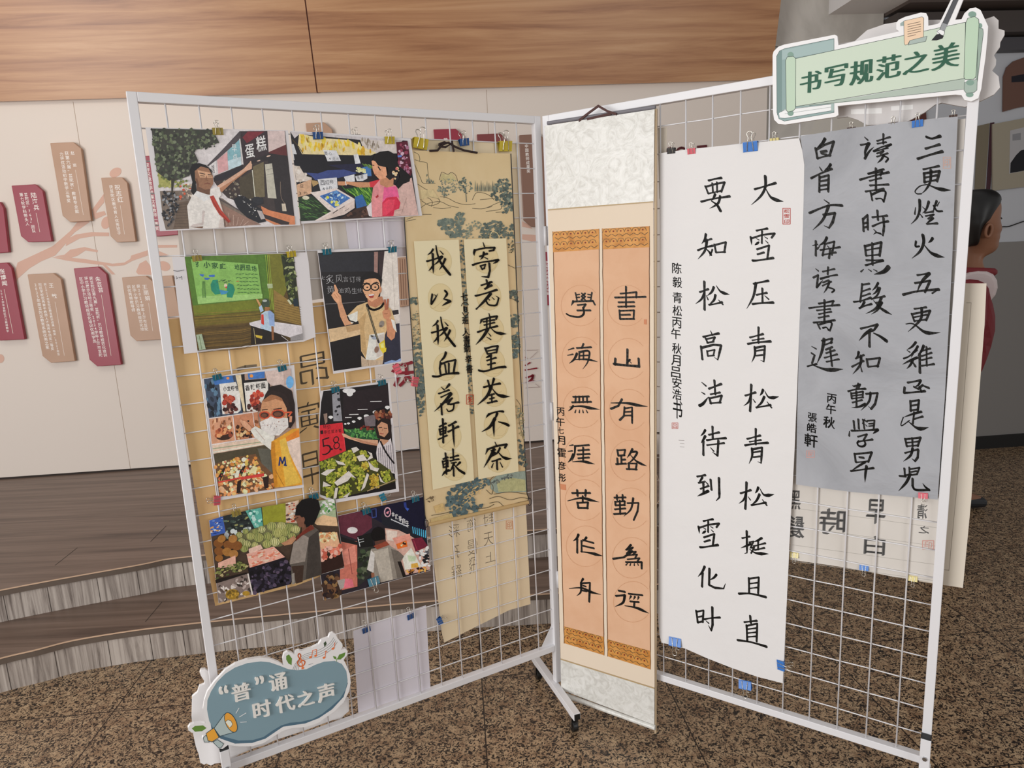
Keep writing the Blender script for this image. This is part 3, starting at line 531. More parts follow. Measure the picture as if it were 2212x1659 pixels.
GRAY = [(H_, "h1.3 1610,148 1680,168 1778,138|h1.2 1600,292 1770,243|h1.25 1502,418 1650,370 1805,328"),
 (H_, "h1 1572,548 1762,508|s1.1 1580,600 1585,710|z1.2 1580,598 1772,570 1740,695|h 1595,650 1740,622|h 1590,705 1735,680|p1.1 1665,560 1655,700 1600,800 1545,850|c1 1545,850 1490,850 1470,815 1530,755 1620,735|n1.2 1620,735 1760,790 1910,806"),
 (H_, "d1 1475,1020 1465,1100|p1.1 1525,930 1525,1050 1490,1150 1418,1225|d 1530,1100 1558,1138|d.8 1560,1012 1592,1042|p 1638,950 1605,1045 1560,1090|p.9 1735,940 1710,1010 1690,1085|d.8 1770,950 1740,1000|c1.8 1700,1000 1740,1062 1805,1065|h.9 1590,1085 1690,1070|z.8 1600,1125 1700,1105 1630,1160|p.9 1690,1150 1650,1185 1610,1215|h1 1615,1222 1742,1215"),
 (H_, "c1.8 1480,1440 1475,1500 1520,1498|p 1685,1400 1660,1435 1630,1455|p1.2 1565,1362 1575,1450 1530,1560 1430,1648|n1.3 1580,1480 1680,1590 1832,1636"),
 (I_, "h1.1 1498,312 1645,288|p1.2 1645,290 1545,400 1490,530|z1.1 1468,410 1655,380 1590,522|h1.3 1322,552 1500,510 1760,488|d 1755,490 1680,535"),
 (I_, "h1 1462,728 1605,708|s1 1428,790 1460,880|z1.05 1432,792 1655,750 1605,870|h.9 1455,832 1612,800|h.9 1462,878 1602,860|p1.1 1550,720 1535,860 1380,1012|n1.2 1355,915 1450,915 1600,1020 1780,1020"),
 (I_, "p.9 1478,1140 1430,1195 1365,1235|d.9 1370,1240 1402,1262|p.9 1502,1190 1470,1240 1420,1280|h.9 1328,1342 1400,1310 1490,1235|p.8 1440,1280 1420,1330|p1 1495,1330 1420,1360 1312,1415|p1 1440,1360 1410,1420 1365,1468|m.9 1430,1370 1470,1435|p1.1 1575,1185 1545,1250 1500,1310|s1.25 1525,1290 1528,1515|h.9 1545,1250 1655,1218|h.9 1550,1312 1672,1270|h.9 1550,1362 1672,1330|s.9 1610,1200 1612,1430|h1 1550,1432 1702,1410"),
 (J_, "h1.15 1428,158 1592,128|p.9 1592,135 1560,190 1510,215|s1.1 1388,220 1380,285|h1.2 1380,288 1500,282 1645,265|z1.1 1508,212 1560,238 1620,188|w1 1600,188 1695,225|s 1580,215 1602,275"),
 (J_, "s1.1 1462,395 1465,520|z1.1 1470,398 1572,380 1555,520|h.9 1475,452 1555,440|h.9 1475,512 1560,500|p1 1600,530 1490,560 1370,602|s1 1510,540 1492,680|h1 1510,622 1618,592|c1 1370,602 1340,690 1360,705 1450,640|n1.25 1430,650 1560,745 1692,730"),
 (J_, "s1.05 1395,880 1415,972|z1.05 1398,882 1592,860 1555,970|h.9 1415,927 1567,910|h.9 1415,972 1560,960|s1 1485,870 1490,970|h1 1393,1058 1560,1012|k1.15 1562,1020 1555,1115 1520,1162 1480,1130|p1.1 1490,1000 1462,1090 1372,1165"),
 (J_, "s1 1385,1258 1392,1350|h1 1322,1352 1400,1358|s.9 1448,1245 1450,1345|h.9 1395,1345 1470,1330|z.9 1462,1265 1578,1245 1545,1330|h.8 1465,1302 1540,1290|h.8 1465,1342 1542,1330|p1.15 1450,1350 1405,1440 1308,1545|s1.1 1490,1390 1490,1480|c2.3 1490,1480 1530,1530 1690,1532|p1.1 1700,1530 1650,1490 1618,1445"),
 (H_, "d1.1 845,150 882,185|h1 798,247 905,228|p1.2 895,230 855,320 848,412|p.9 848,415 900,330 962,270|h.9 1000,197 1158,150|s.9 1078,115 1075,230|h.8 1003,232 1110,212|h.9 955,325 1050,275 1172,240|p.7 1172,240 1140,262 1100,272|h.8 962,328 1050,305 1130,282|z.8 998,352 1080,320 1040,360|h.8 998,392 1130,350|p.9 1080,370 1052,425 1000,472|c1.6 1075,380 1135,412 1105,458"),
 (H_, "h.9 888,602 1000,565 1080,548|z.9 890,605 1062,575 1040,625|h1.05 788,677 950,630 1142,585|s1.05 985,540 985,800|h.9 908,690 1050,655|h1 912,748 1138,735|h1 858,822 1080,790|s.9 920,835 940,930|c1.8 935,860 1040,815 1105,830 1080,950|h.9 985,912 1050,910 1080,945"),
 (H_, "s1 825,1162 832,1310|z1 830,1162 882,1112 885,1292|h.9 835,1218 880,1206|h.9 835,1268 885,1256|h1 942,1142 1122,1120|s1 1003,1060 1010,1172|h1 943,1252 1040,1210 1135,1190|k1.1 1078,1150 1085,1250 1072,1368 1045,1345|d1 958,1290 988,1322|p.7 1045,1345 990,1330 952,1355"),
 (I_, "s1.1 848,-50 862,62|z1.2 855,-48 1052,-95 1030,72|h.9 865,2 1030,-25|s1.1 940,-80 942,180|h.9 862,72 1025,58|h1.1 868,128 1070,130|h1.1 858,188 970,160 1072,130|d1 832,240 800,268|d.9 890,238 925,262|d.9 955,240 995,262|p1.6 1140,212 1080,270 962,302"),
 (I_, "s1 815,422 805,530 790,640|h.9 820,430 902,415|h.9 812,512 912,480|h.9 812,572 912,540|h1 712,642 800,630 922,590|p1 842,640 815,690 775,722|h1 780,720 850,690 930,668|p.9 1012,408 980,460 938,502|p.9 1015,465 985,520 940,552|p.9 1035,470 1000,560 930,605|h1 928,605 1092,572|p1.05 1052,592 985,720 858,788|z.9 990,650 1062,645 1000,720|p.9 1060,650 1005,740 928,795|n1.15 955,625 1050,725 1182,800"),
 (I_, "h1.1 798,972 1005,922|p1 1000,928 960,990 920,1018|p1.2 930,985 850,1040 775,1122|s1.2 905,1020 905,1192|w1.4 958,1028 1040,1070 1112,1122"),
 (I_, "p1 772,1262 760,1310 735,1342|h.9 735,1342 835,1298|h1 690,1442 830,1370|p1.1 800,1310 790,1420 698,1535|d1 790,1415 812,1502|s1 872,1350 887,1440|z1.05 878,1352 1035,1335 1005,1442|h1 890,1442 1012,1432"),
 (J_, "d.9 720,195 750,210|s.9 795,170 770,240|z.8 735,205 820,180 800,225|h1 665,268 770,242 885,235|s.9 703,290 710,355|z.9 710,297 855,272 850,345|h.8 720,327 845,310|h.9 710,362 855,345|s1 770,270 772,470|h.9 720,412 842,380|p1 885,430 800,468 708,478|z1.1 895,302 1042,290 1010,430 958,495|p1 952,288 930,400 828,515|d.7 925,460 960,498"),
 (J_, "s1 735,650 745,745|s1 795,630 802,745|h.8 850,630 905,655|d.8 880,620 850,680|s.9 858,640 872,745|d.7 880,690 905,715|z.9 915,645 1002,640 990,752|h.7 930,685 990,680|h.7 930,715 990,708|h1.1 708,772 850,770 1045,758|d1.2 682,780 678,838|p1 1045,762 1010,790 980,812|z.9 790,850 905,818 865,890|c1.9 865,890 885,945 850,975 800,965 782,930 800,905|h1 800,912 975,885"),
 (J_, "s1.05 748,1070 762,1172|z1.05 752,1072 968,1050 922,1172|h1 808,1112 862,1120|h.9 765,1178 922,1165|p.9 880,1175 790,1230 700,1290|h1.05 700,1290 850,1270 988,1250|t1.3 900,1230 885,1330 880,1435"),
 (H_, "p1.1 355,172 320,230 250,290|s1.1 240,290 262,412|z1.1 250,302 350,245 465,205 412,380|h1.1 305,332 372,322|h.9 310,352 375,368|h1 262,412 420,372"),
 (H_, "d1.1 288,520 315,562|p1 425,488 395,530 345,562|h1.05 185,658 300,600 438,542|s1 288,630 285,826|z1.05 292,650 402,620 395,822|h.9 295,697 390,680|h.9 295,752 390,740|h.9 290,802 395,790"),
 (H_, "d1.1 345,925 402,965|h1.15 165,1088 300,1030 430,990 565,995|p1.1 400,1000 330,1170 205,1298|k1.2 340,1112 480,1088 450,1200 405,1272 345,1245"),
 (H_, "d.9 202,1490 262,1475|s1 243,1438 242,1612|p.8 258,1530 300,1490|p1 378,1392 345,1450 275,1492|s.9 355,1470 325,1612|z.9 352,1472 472,1440 440,1605|h.9 298,1545 400,1530 540,1510|h.9 325,1605 488,1575|s1 420,1545 405,1645|d.8 380,1490 402,1512"),
 (I_, "d1 240,232 272,258|z1 212,342 272,310 252,462|p.8 252,462 290,420 330,370|h.9 328,268 472,235|s.9 395,215 388,300|h.9 298,352 400,325 505,308|h.8 300,362 400,332|h.8 330,402 402,375|h.8 325,442 432,390|p.9 412,390 380,470 338,535|c1.6 390,460 470,490 440,525"),
 (I_, "h.9 278,662 462,630|z.9 280,665 458,632 440,690|h1 160,718 350,695 532,680|s1 350,622 348,900|h.9 255,747 420,730|h.9 280,792 432,762|h.9 275,838 400,815|h1 215,898 340,885 475,868|s.9 258,900 292,972|c1.8 290,920 400,890 440,910 415,998|h.9 330,965 370,955 400,990"),
 (I_, "z1 318,1122 445,1095 428,1152|h.9 350,1172 440,1142|p1.3 345,1105 315,1260 255,1405|h.9 365,1232 445,1200|h.9 370,1275 475,1240|h.9 350,1332 505,1290|h.9 375,1382 525,1350|s1 420,1230 442,1432|d1 192,1192 245,1222|z1 190,1275 228,1300 195,1400|h.9 140,1438 200,1420 250,1410|n1.35 200,1420 380,1480 578,1472")]
def ink(plane, off, items, c, parent, wf=1.22):
    """every large brushed character is a part of its own"""
    for (org, sc, w), t in items:
        pr = Print(plane, off)
        fit = None
        if t.startswith('OFF'):
            _, dx, dy, t = t.split(' ', 3); dx, dy = float(dx), float(dy); fit = lambda x, y, dx=dx, dy=dy: (x + dx, y + dy)
        elif t.startswith('FIT'):
            _, bx, t = t.split(' ', 2); x0, y0, x1, y1 = (float(v) for v in bx.split(','))
            Q = [tuple(float(v) for v in q.split(',')) for st in t.split('|') for q in st.split()[1:]]
            a0, a1 = min(q[0] for q in Q), max(q[0] for q in Q); b0, b1 = min(q[1] for q in Q), max(q[1] for q in Q)
            fit = lambda x, y: (x0 + (x - a0) / (a1 - a0) * (x1 - x0), y0 + (y - b0) / (b1 - b0) * (y1 - y0))
        brush(pr, c, t, w * wf, org, sc, fit); pr.build('brush_character', parent)
def small(plane, off, items, parent, k=1.0, c=None, name='small_character', **kw):
    for ch, x, y, w, h in items:
        pr = Print(plane, off, k=k); pr.glyph(c or INK, ch, x, y, w, h, **kw); pr.build(name, parent)
def seal(plane, off, c, x, y, w, h, chars, parent, k=1.0):
    """red seal stamp: frame with carved characters, in photo pixels"""
    pr = Print(plane, off, k=k); t = max(1.0, w * .09)
    for q in (((x - w / 2, y - h / 2), (x + w / 2, y - h / 2)), ((x + w / 2, y - h / 2), (x + w / 2, y + h / 2)), ((x + w / 2, y + h / 2), (x - w / 2, y + h / 2)), ((x - w / 2, y + h / 2), (x - w / 2, y - h / 2))):
        pr.line(c, t, list(q))
    n = len(chars)
    for i, ch in enumerate(chars): pr.glyph(c, ch, x, y - h / 2 + h * (i + .5) / n, w * .72, h / n * .78, .012)
    pr.build('seal_stamp', parent)
INK = '16130f'

# ------------------------------------------------------------------ sheets on the right-hand stand
m_xuan = mat('xuan_paper', 'e5e2e1', .8, bump=(7, .5, .012), spec=.2)
m_grey = mottled('grey_xuan_paper', [(.3, '9c9da2'), (.5, 'aaabb0'), (.7, 'b4b5ba')], (1, 1, 1.4), 3.2, 5, .6, .85, bump=.8, bdist=.02, spec=.15)
m_back = mottled('paper_backing', [(.3, 'cfc8c0'), (.6, 'dad4cd')], (1, 1, 1), 2.5, 4, .3, .8, bump=.2, spec=.15)
m_creamsh = mat('cream_card', 'd9cfc0', .8, bump=(5, .15, .008), spec=.2)
OR1 = .0022
w_sheet = sheet('calligraphy_sheet', RP, "1424.5,331 1490,322 1560,315 1640,307 1726,298.6 1733,325 1737.5,356 1736,430 1734,501 1731,600 1727,700 1722,840 1716,979 1710.6,1080 1709,1100 1700,1290 1691,1476 1636,1462 1580,1442.6 1527,1421.8 1480,1401 1452,1393 1429,1388.5 1424,1370 1422,1341 1424,1000 1426,700", OR1 + .0006, m_xuan)
tag(w_sheet, 'long white paper scroll with two columns of black brush characters, clipped with blue clips', 'calligraphy', 'calligraphy sheets on the right stand')
ink(RP, OR1 + .0008, WHITE, INK, w_sheet)
small(RP, OR1 + .0008, [(ch, x, y, 20, 23 if ch != '书' else 40) for ch, x, y in zip('陈毅青松丙午秋月吕安浩书', (1462, 1463, 1463, 1463, 1462, 1460, 1462, 1460, 1459.7, 1462, 1462, 1463.7), (579.5, 609.6, 643, 671, 697, 721, 753, 778.6, 804, 827.5, 852, 884))], w_sheet, weight=0.0, nib=.014, shear=-.12)
seal(RP, OR1 + .001, 'b8453c', 1699, 467, 16, 34, '松雪印', w_sheet); seal(RP, OR1 + .001, 'c0655a', 1458, 919.7, 12.5, 12.5, '吕', w_sheet)
p = Print(RP, OR1 + .001)
for y in (951, 958, 965): p.line('8d8580', .8, [(1466 if y == 951 else 1469, y), (1478, y + .6)])
p.build('pencil_note', w_sheet)
g_sheet = sheet('calligraphy_sheet', RP, "1728.6,294 1838,277 1932,265 2069,251.7 2066,320 2062,420 2057,560 2049.6,700 2041,860 2033,970 2025.5,1079 1982,1075 1920,1070 1841.7,1063 1780,1055 1719.6,1046.6 1722,900 1727,700 1733,560 1735.5,430 1738,356", OR1, m_grey)
tag(g_sheet, 'wide grey paper sheet with three columns of black brush characters under the green sign', 'calligraphy', 'calligraphy sheets on the right stand')
ink(RP, OR1 + .0001, GRAY, INK, g_sheet, 1.12)
small(RP, OR1 + .0001, (('丙', 1796.5, 861, 20, 20), ('午', 1795, 884, 21, 21), ('秋', 1791, 912.5, 25, 25), ('張', 1755, 902, 19, 19), ('皓', 1753.6, 924.5, 20, 20), ('軒', 1751.8, 951.7, 28, 28)), g_sheet, weight=.006, nib=.02, shear=-.1)
seal(RP, OR1 + .0003, 'c7a294', 2045.7, 351.5, 16, 24, '印', g_sheet); seal(RP, OR1 + .0003, 'c69a94', 1750.6, 981, 17, 14, '軒', g_sheet)
# reverse side of sheets hung on the back of the stand
OB = -.0145
b_sheet = sheet('calligraphy_sheet', RP, "1712,300 2086,256 2081,330 2060,740 2030,1253 2011,1257 1930,1246 1866,1233 1800,1222 1707,1209", OB, m_back)
tag(b_sheet, 'white paper hung behind the grey sheet, mirrored grey characters showing through', 'calligraphy', 'calligraphy sheets on the right stand')
GR = '858381'
small(RP, OB + .0001, (('時', 1798, 1127, 55, 55), ('早', 1892, 1105, 40, 52), ('白', 1889, 1178, 44, 40), ('清', 1992, 1105, 22, 30), ('之', 1996, 1144, 22, 16), ('黑', 1716, 1080, 26, 40), ('髮', 1720, 1138, 34, 46)), b_sheet, c=GR, name='reversed_character', weight=-.004, nib=.03, shear=.1, mirror=True)
p = Print(RP, OB + .0001)
for y in (1110, 1150, 1190, 1225): p.line('aaa49c', .8, [(1712, y - 13), (2024, y + 30)])
p.build('fold_lines', b_sheet); seal(RP, OB + .0003, 'cf9f95', 2005, 1177, 24, 18, '印', b_sheet)
c_sheet = sheet('paper_sheet', RP, "1990,612 2131,612 2127,700 2112,890 2098,1080 2080,1270 1985,1256", OB - .035, m_creamsh)
tag(c_sheet, 'blank cream card sticking out behind the right edge of the stand', 'paper')
p = Print(RP, OB - .0349); p.line('a3988a', 1.2, "2088,654 2098,654 2066,1062 2050,1232 2036,1230"); p.build('ruled_line', c_sheet)
s_sheet = sheet('paper_sheet', RP, "1421,276 1441,275 1437,420 1424,430", OB, m_creamsh); tag(s_sheet, 'narrow white paper strip beside the top of the orange hanging scroll', 'paper')

# ------------------------------------------------------------------ orange hanging scroll in front of the hinge side of the right stand
OS = .030
m_silk = mottled('white_brocade_silk', [(.35, 'cbc8c1'), (.5, 'dad8d2'), (.62, 'e2e0db')], (1, 1, 1), 26, 5, 2.2, .34, bump=.35, bdist=.004, spec=.5)
m_mount = mat('cream_mount_paper', 'e3d2bd', .75, bump=(60, .08, .001), spec=.2)
m_orange = mottled('apricot_paper', [(.35, 'd8aa88'), (.6, 'deb392')], (1, 1, 1), 7, 4, .3, .75, spec=.2)
m_edge = mat('scroll_edge', 'b9a283', .7)
hs = tag(empty('hanging_scroll', RP.P(1310, 900, OS)), 'tall apricot hanging scroll with two lettered strips and white silk ends beside the hinge', 'scroll'); hs.location.z = 0
sheet('mounting', RP, "1183,452 1411,435 1413,900 1414,1487 1211,1424 1196,900", OS, m_mount, hs, .0012)
sheet('silk_panel', RP, "1176,272 1413.8,235.8 1411.5,435 1183.4,452.8", OS + .0008, m_silk, hs, .002)
sheet('silk_panel', RP, "1211,1424 1413.6,1487 1413.5,1566 1212,1490", OS + .0008, m_silk, hs, .002)
for P_ in ("1183.4,452 1411,434.6 1411,437 1183.5,454.6", "1211,1422.8 1413.5,1485.8 1413.5,1488.4 1211,1425.2"): sheet('trim_ribbon', RP, P_, OS + .0016, mat('tan_ribbon', 'b39a72', .6), hs, .0006)
rb = MB(); rr = .0085
rb.tube([RP.P(1213, 1499, OS + .001), RP.P(1415.5, 1572, OS + .001)], rr, 18); rb.build('roller', m_silk, hs, smooth=False)
tb = MB(); tb.tube([RP.P(1183, 266, OS - .006), RP.P(1416, 231.5, OS - .006)], .0055, 12); tb.build('top_rod', mat('grey_rod', '77747a', .5), hs)
sheet('side_edge', RP, "1413.8,236 1418.6,234.6 1417,900 1417.5,1585 1413.5,1585 1412.6,900", OS - .004, m_edge, hs, .006)
for t, o in (("1193.8,500.5 1293.6,494.6 1298.5,900 1305,1415.5 1219,1389.6 1206,900", 0), ("1301,494 1402.5,488.6 1403.5,900 1405,1446 1313,1417.8 1306,900", 1)):
    sheet('writing_panel', RP, t, OS + .0004, m_orange, hs, .0003)
BR = '6e4622'
for q in ((1193.8, 500.5, 1206, 900, 1219, 1389.6), (1293.6, 494.6, 1298.5, 900, 1305, 1415.5), (1301, 494, 1306, 900, 1313, 1417.8), (1402.5, 488.6, 1403.5, 900, 1405, 1446)):
    p = Print(RP, OS + .0006); R = random.Random(5); L = []
    for i in range(60):
        t = i / 59; x = q[0] + (q[2] - q[0]) * t * 2 if t < .5 else q[2] + (q[4] - q[2]) * (t * 2 - 1); L.append((x + R.uniform(-.35, .35), q[1] + (q[5] - q[1]) * t))
    p.line(BR, 1.6, L); p.build('edge_border', hs)
def brocade(name, q):
    """gold-orange patterned band: q = four pixel corners"""
    sheet('brocade_band', RP, ' '.join('%g,%g' % v for v in q), OS + .0008, mottled('orange_brocade', [(.35, 'b8752a'), (.55, 'cf8f42'), (.75, 'd99a50')], (1, 1, 1), 30, 4, .6, .6), hs, .0003)
    p = Print(RP, OS + .001); (ax, ay), (bx, by), (cx, cy), (dx, dy) = q
    B = lambda u, v: (ax + (bx - ax) * u + (dx - ax) * v + (ax - bx + cx - dx) * u * v, ay + (by - ay) * u + (dy - ay) * v + (ay - by + cy - dy) * u * v)
    for i in range(6):
        for v, k in ((.12, 0), (.34, 1), (.6, 0), (.86, 1)):
            u = (i + .5 + .25 * k) / 6.4
            if k: p.line('5c4a30', 1.1, [B(u - .07, v - .05), B(u, v + .05), B(u + .07, v - .05)])
            else:
                p.line('6b5a3c', .9, [B(u - .08, v + .08), B(u - .05, v - .07), B(u, v - .1), B(u + .05, v - .07), B(u + .08, v + .08)]); x, y = B(u, v + .03); p.ell('7b2f1e', x, y, 1.8, 1.8, n=8)
    p.build('band_pattern', o_last())
def o_last(): return COL.objects[[o.name for o in COL.objects if o.name.startswith('brocade_band')][-1]]
for q in (((1193.8, 500.5), (1293.6, 494.6), (1294, 538.5), (1194.6, 545)), ((1301, 494), (1402.5, 488.6), (1402.3, 534), (1302.2, 538.5)),
          ((1219, 1353), (1304, 1376), (1305, 1415.5), (1219.6, 1389.6)), ((1312.6, 1381), (1404.4, 1406), (1405, 1446), (1313, 1417.8))): brocade('b', q)
ink(RP, OS + .0011, ORANGE, INK, hs)
small(RP, OS + .0011, (('丙', 1211, 889, 16, 17), ('午', 1210.5, 911, 18, 19), ('七', 1211, 930, 13, 14), ('月', 1212, 951, 17, 18), ('霍', 1213, 978, 18, 19), ('彦', 1213.5, 1006, 16, 18), ('彤', 1214.5, 1032, 15, 17)), hs, weight=0.0, nib=.016)
for q in ("1210,1045 1222,1047 1223,1059 1211,1057", "1391,690 1397,690 1397,701 1391,700"): p = Print(RP, OS + .0012); p.poly('c9825c', q); p.build('seal_stamp', hs)
for xs, ys in ((1254, (660, 772, 880, 985, 1080, 1180)), (1354, (660, 775, 885, 995, 1098, 1205, 1300))):
    for i, y in enumerate(ys):
        x = xs + i * 2.2; p = Print(RP, OS + .00065)
        p.line('cf9c77', 1.3, [(x + 42 * cos(2 * pi * k / 28), y + 44 * sin(2 * pi * k / 28)) for k in range(3, 26)]); p.build('medallion', hs)
cb = MB(); Q = [(1250, 260), (1272, 243), (1292, 228.5), (1312, 240), (1331, 246)]
for (x0, y0), (x1, y1) in zip(Q, Q[1:]):
    pl = [RP.P(x0, y0 - 2.6, OS + .004), RP.P(x1, y1 - 2.6, OS + .004), RP.P(x1, y1 + 3.2, OS + .004), RP.P(x0, y0 + 3.2, OS + .004)]
    cb.prism(pl, -nR * .003)
pl = [RP.P(x, y, OS + .002) for x, y in ((1268, 255), (1318, 243), (1320, 248), (1268, 260))]; cb.prism(pl, -nR * .004)
cb.build('hanging_cord', mat('brown_ribbon', '4a2a26', .7), hs)
# ------------------------------------------------------------------ sheets and photo prints on the left-hand stand
KL = 1.32
m_photo = mat('photo_paper', 'e6e2e4', .5, bump=(14, .08, .004), spec=.3)
m_kraft = mottled('tan_craft_paper', [(.35, 'deb680'), (.6, 'e8c48e')], (1, 1, 1), 3, 4, .4, .8, spec=.2)
m_lav = mat('thin_white_paper', 'dcd6de', .8, bump=(5, .2, .008), spec=.2)
m_pale = mat('pale_backing_paper', 'd6cdc4', .8, bump=(5, .2, .006), spec=.2)
m_ivory = mottled('ivory_paper', [(.35, 'e4d0ae'), (.6, 'ecdaba')], (1, 1, 1), 2.2, 4, .3, .8, bump=.15, bdist=.01, spec=.2)
OBL = -.0145
t1 = tag(sheet('paper_sheet', LP, "383,488 600,476 792,462 800,560 803,636 690,646 402,690", OBL - .003, m_pale), 'pale grey paper hung behind the two upper rows of photos', 'paper')
t2 = tag(sheet('paper_sheet', LP, "744,466 870,460 882,553 757,562", OBL - .0015, m_lav), 'short white paper behind the mesh above the photo of the boy in glasses', 'paper')
t3 = tag(sheet('calligraphy_sheet', LP, "362,690 700,652 793,640 806,760 822,940 836,1110 838,1190 640,1265 465,1309 440,1180 400,930", OBL, m_kraft), 'tan paper behind the middle photos with grey characters showing through', 'calligraphy', 'reversed calligraphy sheets on the left stand')
small(LP, OBL + .0001, (('昂', 678, 797, 62, 66), ('寅', 668, 900, 50, 62), ('早', 672, 1012, 44, 70)), t3, KL, '6f614e', 'reversed_character', weight=-.02, nib=.02, shear=.1, mirror=True)
p = Print(LP, OBL + .0001, k=KL); p.line('6f614e', 8, "514,798 530,793 553,791"); p.build('reversed_character', t3)
t4 = tag(sheet('calligraphy_sheet', LP, "888,300 1000,304 1120,308 1126,560 1134,1050 1146,1305 1100,1318 1040,1348 960,1388 955,1370 927,1125", OBL, m_ivory), 'ivory paper behind the landscape scroll, its lower end hanging free with reversed characters', 'calligraphy', 'reversed calligraphy sheets on the left stand')
small(LP, OBL + .0001, (('封', 1056, 1122, 24, 26), ('天', 1055, 1164, 20, 28), ('上', 1059, 1203, 22, 22), ('簡', 1019, 1134, 20, 26), ('慢', 1021, 1181, 22, 34), ('飛', 1022, 1221, 18, 34), ('彩', 981, 1147, 24, 28), ('孔', 983, 1192, 20, 28), ('羅', 986, 1236, 22, 28)), t4, KL, '6d6254', 'reversed_character', weight=-.012, mirror=True)
seal(LP, OBL + .0003, 'c08060', 1100, 1134, 13, 17, '印', t4, KL)
t5 = tag(sheet('paper_sheet', LP, "763,1363 920,1307.6 925,1400 930,1486 774,1540 768,1450", OBL, m_lav), 'blank white paper behind the lower mesh, held by two dark blue clips', 'paper')

def photo(label, off, paper, quad, org, sc, draw, full=False):
    P_ = pts(paper); o = sheet('photo_print', LP, paper, off, m_photo, th=.0006, org=org, sc=sc)
    tag(o, label, 'photo', 'photo prints on the left stand')
    p = Print(LP, off + .0001, org, sc, KL); p.q = pts(quad); draw(p); p.build('printed_image', o, photo_mat())
    return o
BK = '141012'
def street(p):
    p.poly('cdc7c8', "150,262 1740,290 1868,1410 322,1475")
    p.poly('75685e', "250,1010 620,1000 1000,1100 1440,1412 322,1475 285,1330")
    p.poly('655548', "480,1140 590,1130 620,1460 410,1466")
    R = random.Random(2)
    for i in range(9): p.line('50433a', 5, [(470 - i * 6, 1170 + i * 33), (600, 1160 + i * 34)])
    p.poly('8d6f62', "960,1150 1220,1290 1460,1411 1030,1440 1000,1300")
    for i in range(6): p.line('b49a8c', 6, [(1010 + i * 60, 1250 + i * 24), (1050 + i * 40, 1420)])
    p.poly('3b3232', "1200,295 1745,290 1868,1410 1640,1300 1180,1130 960,1000 900,830 1080,760 1240,690")
    p.poly('4b4448', "820,705 1200,300 1215,300 1215,390 930,640 830,715")
    p.poly('d3cfcf', "830,715 920,645 930,800 890,830"); p.glyph('4a4448', '馆', 885, 745, 34, 100)
    p.poly('c99a9c', "935,640 1055,540 1068,752 948,805"); p.poly('7eaab4', "1060,530 1200,395 1218,600 1062,650"); p.poly('b5cad2', "1062,650 1218,600 1225,700 1070,760")
    p.glyph('dfe8ea', '早', 1140, 500, 60, 90); p.glyph('dfe8ea', '点', 1150, 600, 60, 70); p.line('4b4448', 9, "820,705 1000,520 1205,300"); p.line('c9c6c6', 14, "1205,390 1245,690")
    p.poly('26222a', "890,850 1080,770 1240,700 1240,760 1000,880 900,900"); p.poly('3a2f2e', "895,890 1000,880 1250,800 1250,1160 1060,1090 970,1000")
    p.scatter(['6a5e50', '8b8474', '54443a', '9a9484'], "900,900 1230,830 1240,1120 1060,1080", 26, (8, 22), seed=3)
    p.poly('362b30', "1215,300 1530,293 1560,640 1250,700"); p.poly('742b34', "1238,370 1300,300 1500,300 1290,440")
    p.glyph('e8e4e4', '蛋', 1325, 535, 110, 165, .012, shear=.25); p.glyph('e8e4e4', '糕', 1460, 445, 120, 180, .012, shear=.25)
    p.poly('c8b5b2', "1535,290 1740,290 1756,455 1550,545"); p.poly('5c2c2e', "1550,545 1756,455 1775,600 1580,600"); p.poly('2b2629', "1250,690 1560,560 1775,590 1850,1290 1640,1260 1540,640")
    p.ell('d8b8a8', 1550, 592, 26, 8, -15); p.ell('d8b8a8', 1430, 648, 22, 7, -15)
    p.poly('6a6048', "1360,720 1490,660 1505,1080 1390,1092"); p.poly('463e30', "1200,860 1350,780 1380,1090 1210,1120"); p.line('e0d6c6', 9, "1355,760 1388,1092")
    p.poly('b4b0a2', "1505,690 1590,680 1645,1100 1540,1092"); p.line('7f7f76', 5, "1520,760 1595,740"); p.line('7f7f76', 5, "1525,820 1605,800"); p.line('7a6a5e', 6, "1690,900 1700,1080 1750,1170", True)
    p.poly('c2b6a4', "1705,1160 1750,1160 1765,1250 1715,1250"); p.poly('c77c55', "1460,1190 1560,1240 1860,1312 1868,1410 1620,1412 1480,1340"); p.poly('352a2a', "1490,1285 1800,1385 1790,1411 1700,1412 1500,1335")
    p.poly('1d1d24', "1130,1110 1180,1070 1260,1070 1340,1130 1480,1090 1490,1160 1400,1190 1470,1230 1520,1375 1430,1392 1300,1330 1210,1250 1170,1200"); p.ell('26272e', 1420, 1120, 68, 40, 10); p.scatter(['c9c4b4', '77787e', 'e2ded6'], "1160,1060 1330,1050 1400,1200 1420,1330 1330,1290 1180,1150", 22, (5, 17), .4, seed=5)
    p.poly('aaa4a4', "1410,1240 1470,1250 1510,1340 1460,1350"); p.line('4a4248', 10, "970,1110 1200,1240")
    p.poly('9b9a58', "225,790 330,790 420,900 400,960 245,960"); p.scatter(['7d8246', 'a8a868', '5f6a38'], "225,790 330,790 600,860 600,960 245,970", 40, (12, 26), seed=8)
    p.poly('3a3a34', "150,262 880,278 960,430 760,500 650,520 710,650 690,690 600,830 420,890 300,850 215,780")
    p.scatter(['2a2c26', '4b5440', '5f684e', '343a30', '6f7860'], "150,262 880,278 950,430 760,500 650,520 700,650 610,830 420,880 300,850 215,780", 260, (12, 30), seed=1)
    p.scatter(['3c4036', '2c3028'], "760,380 970,420 900,480 640,540 700,690 640,700 600,500", 50, (8, 20), seed=4)
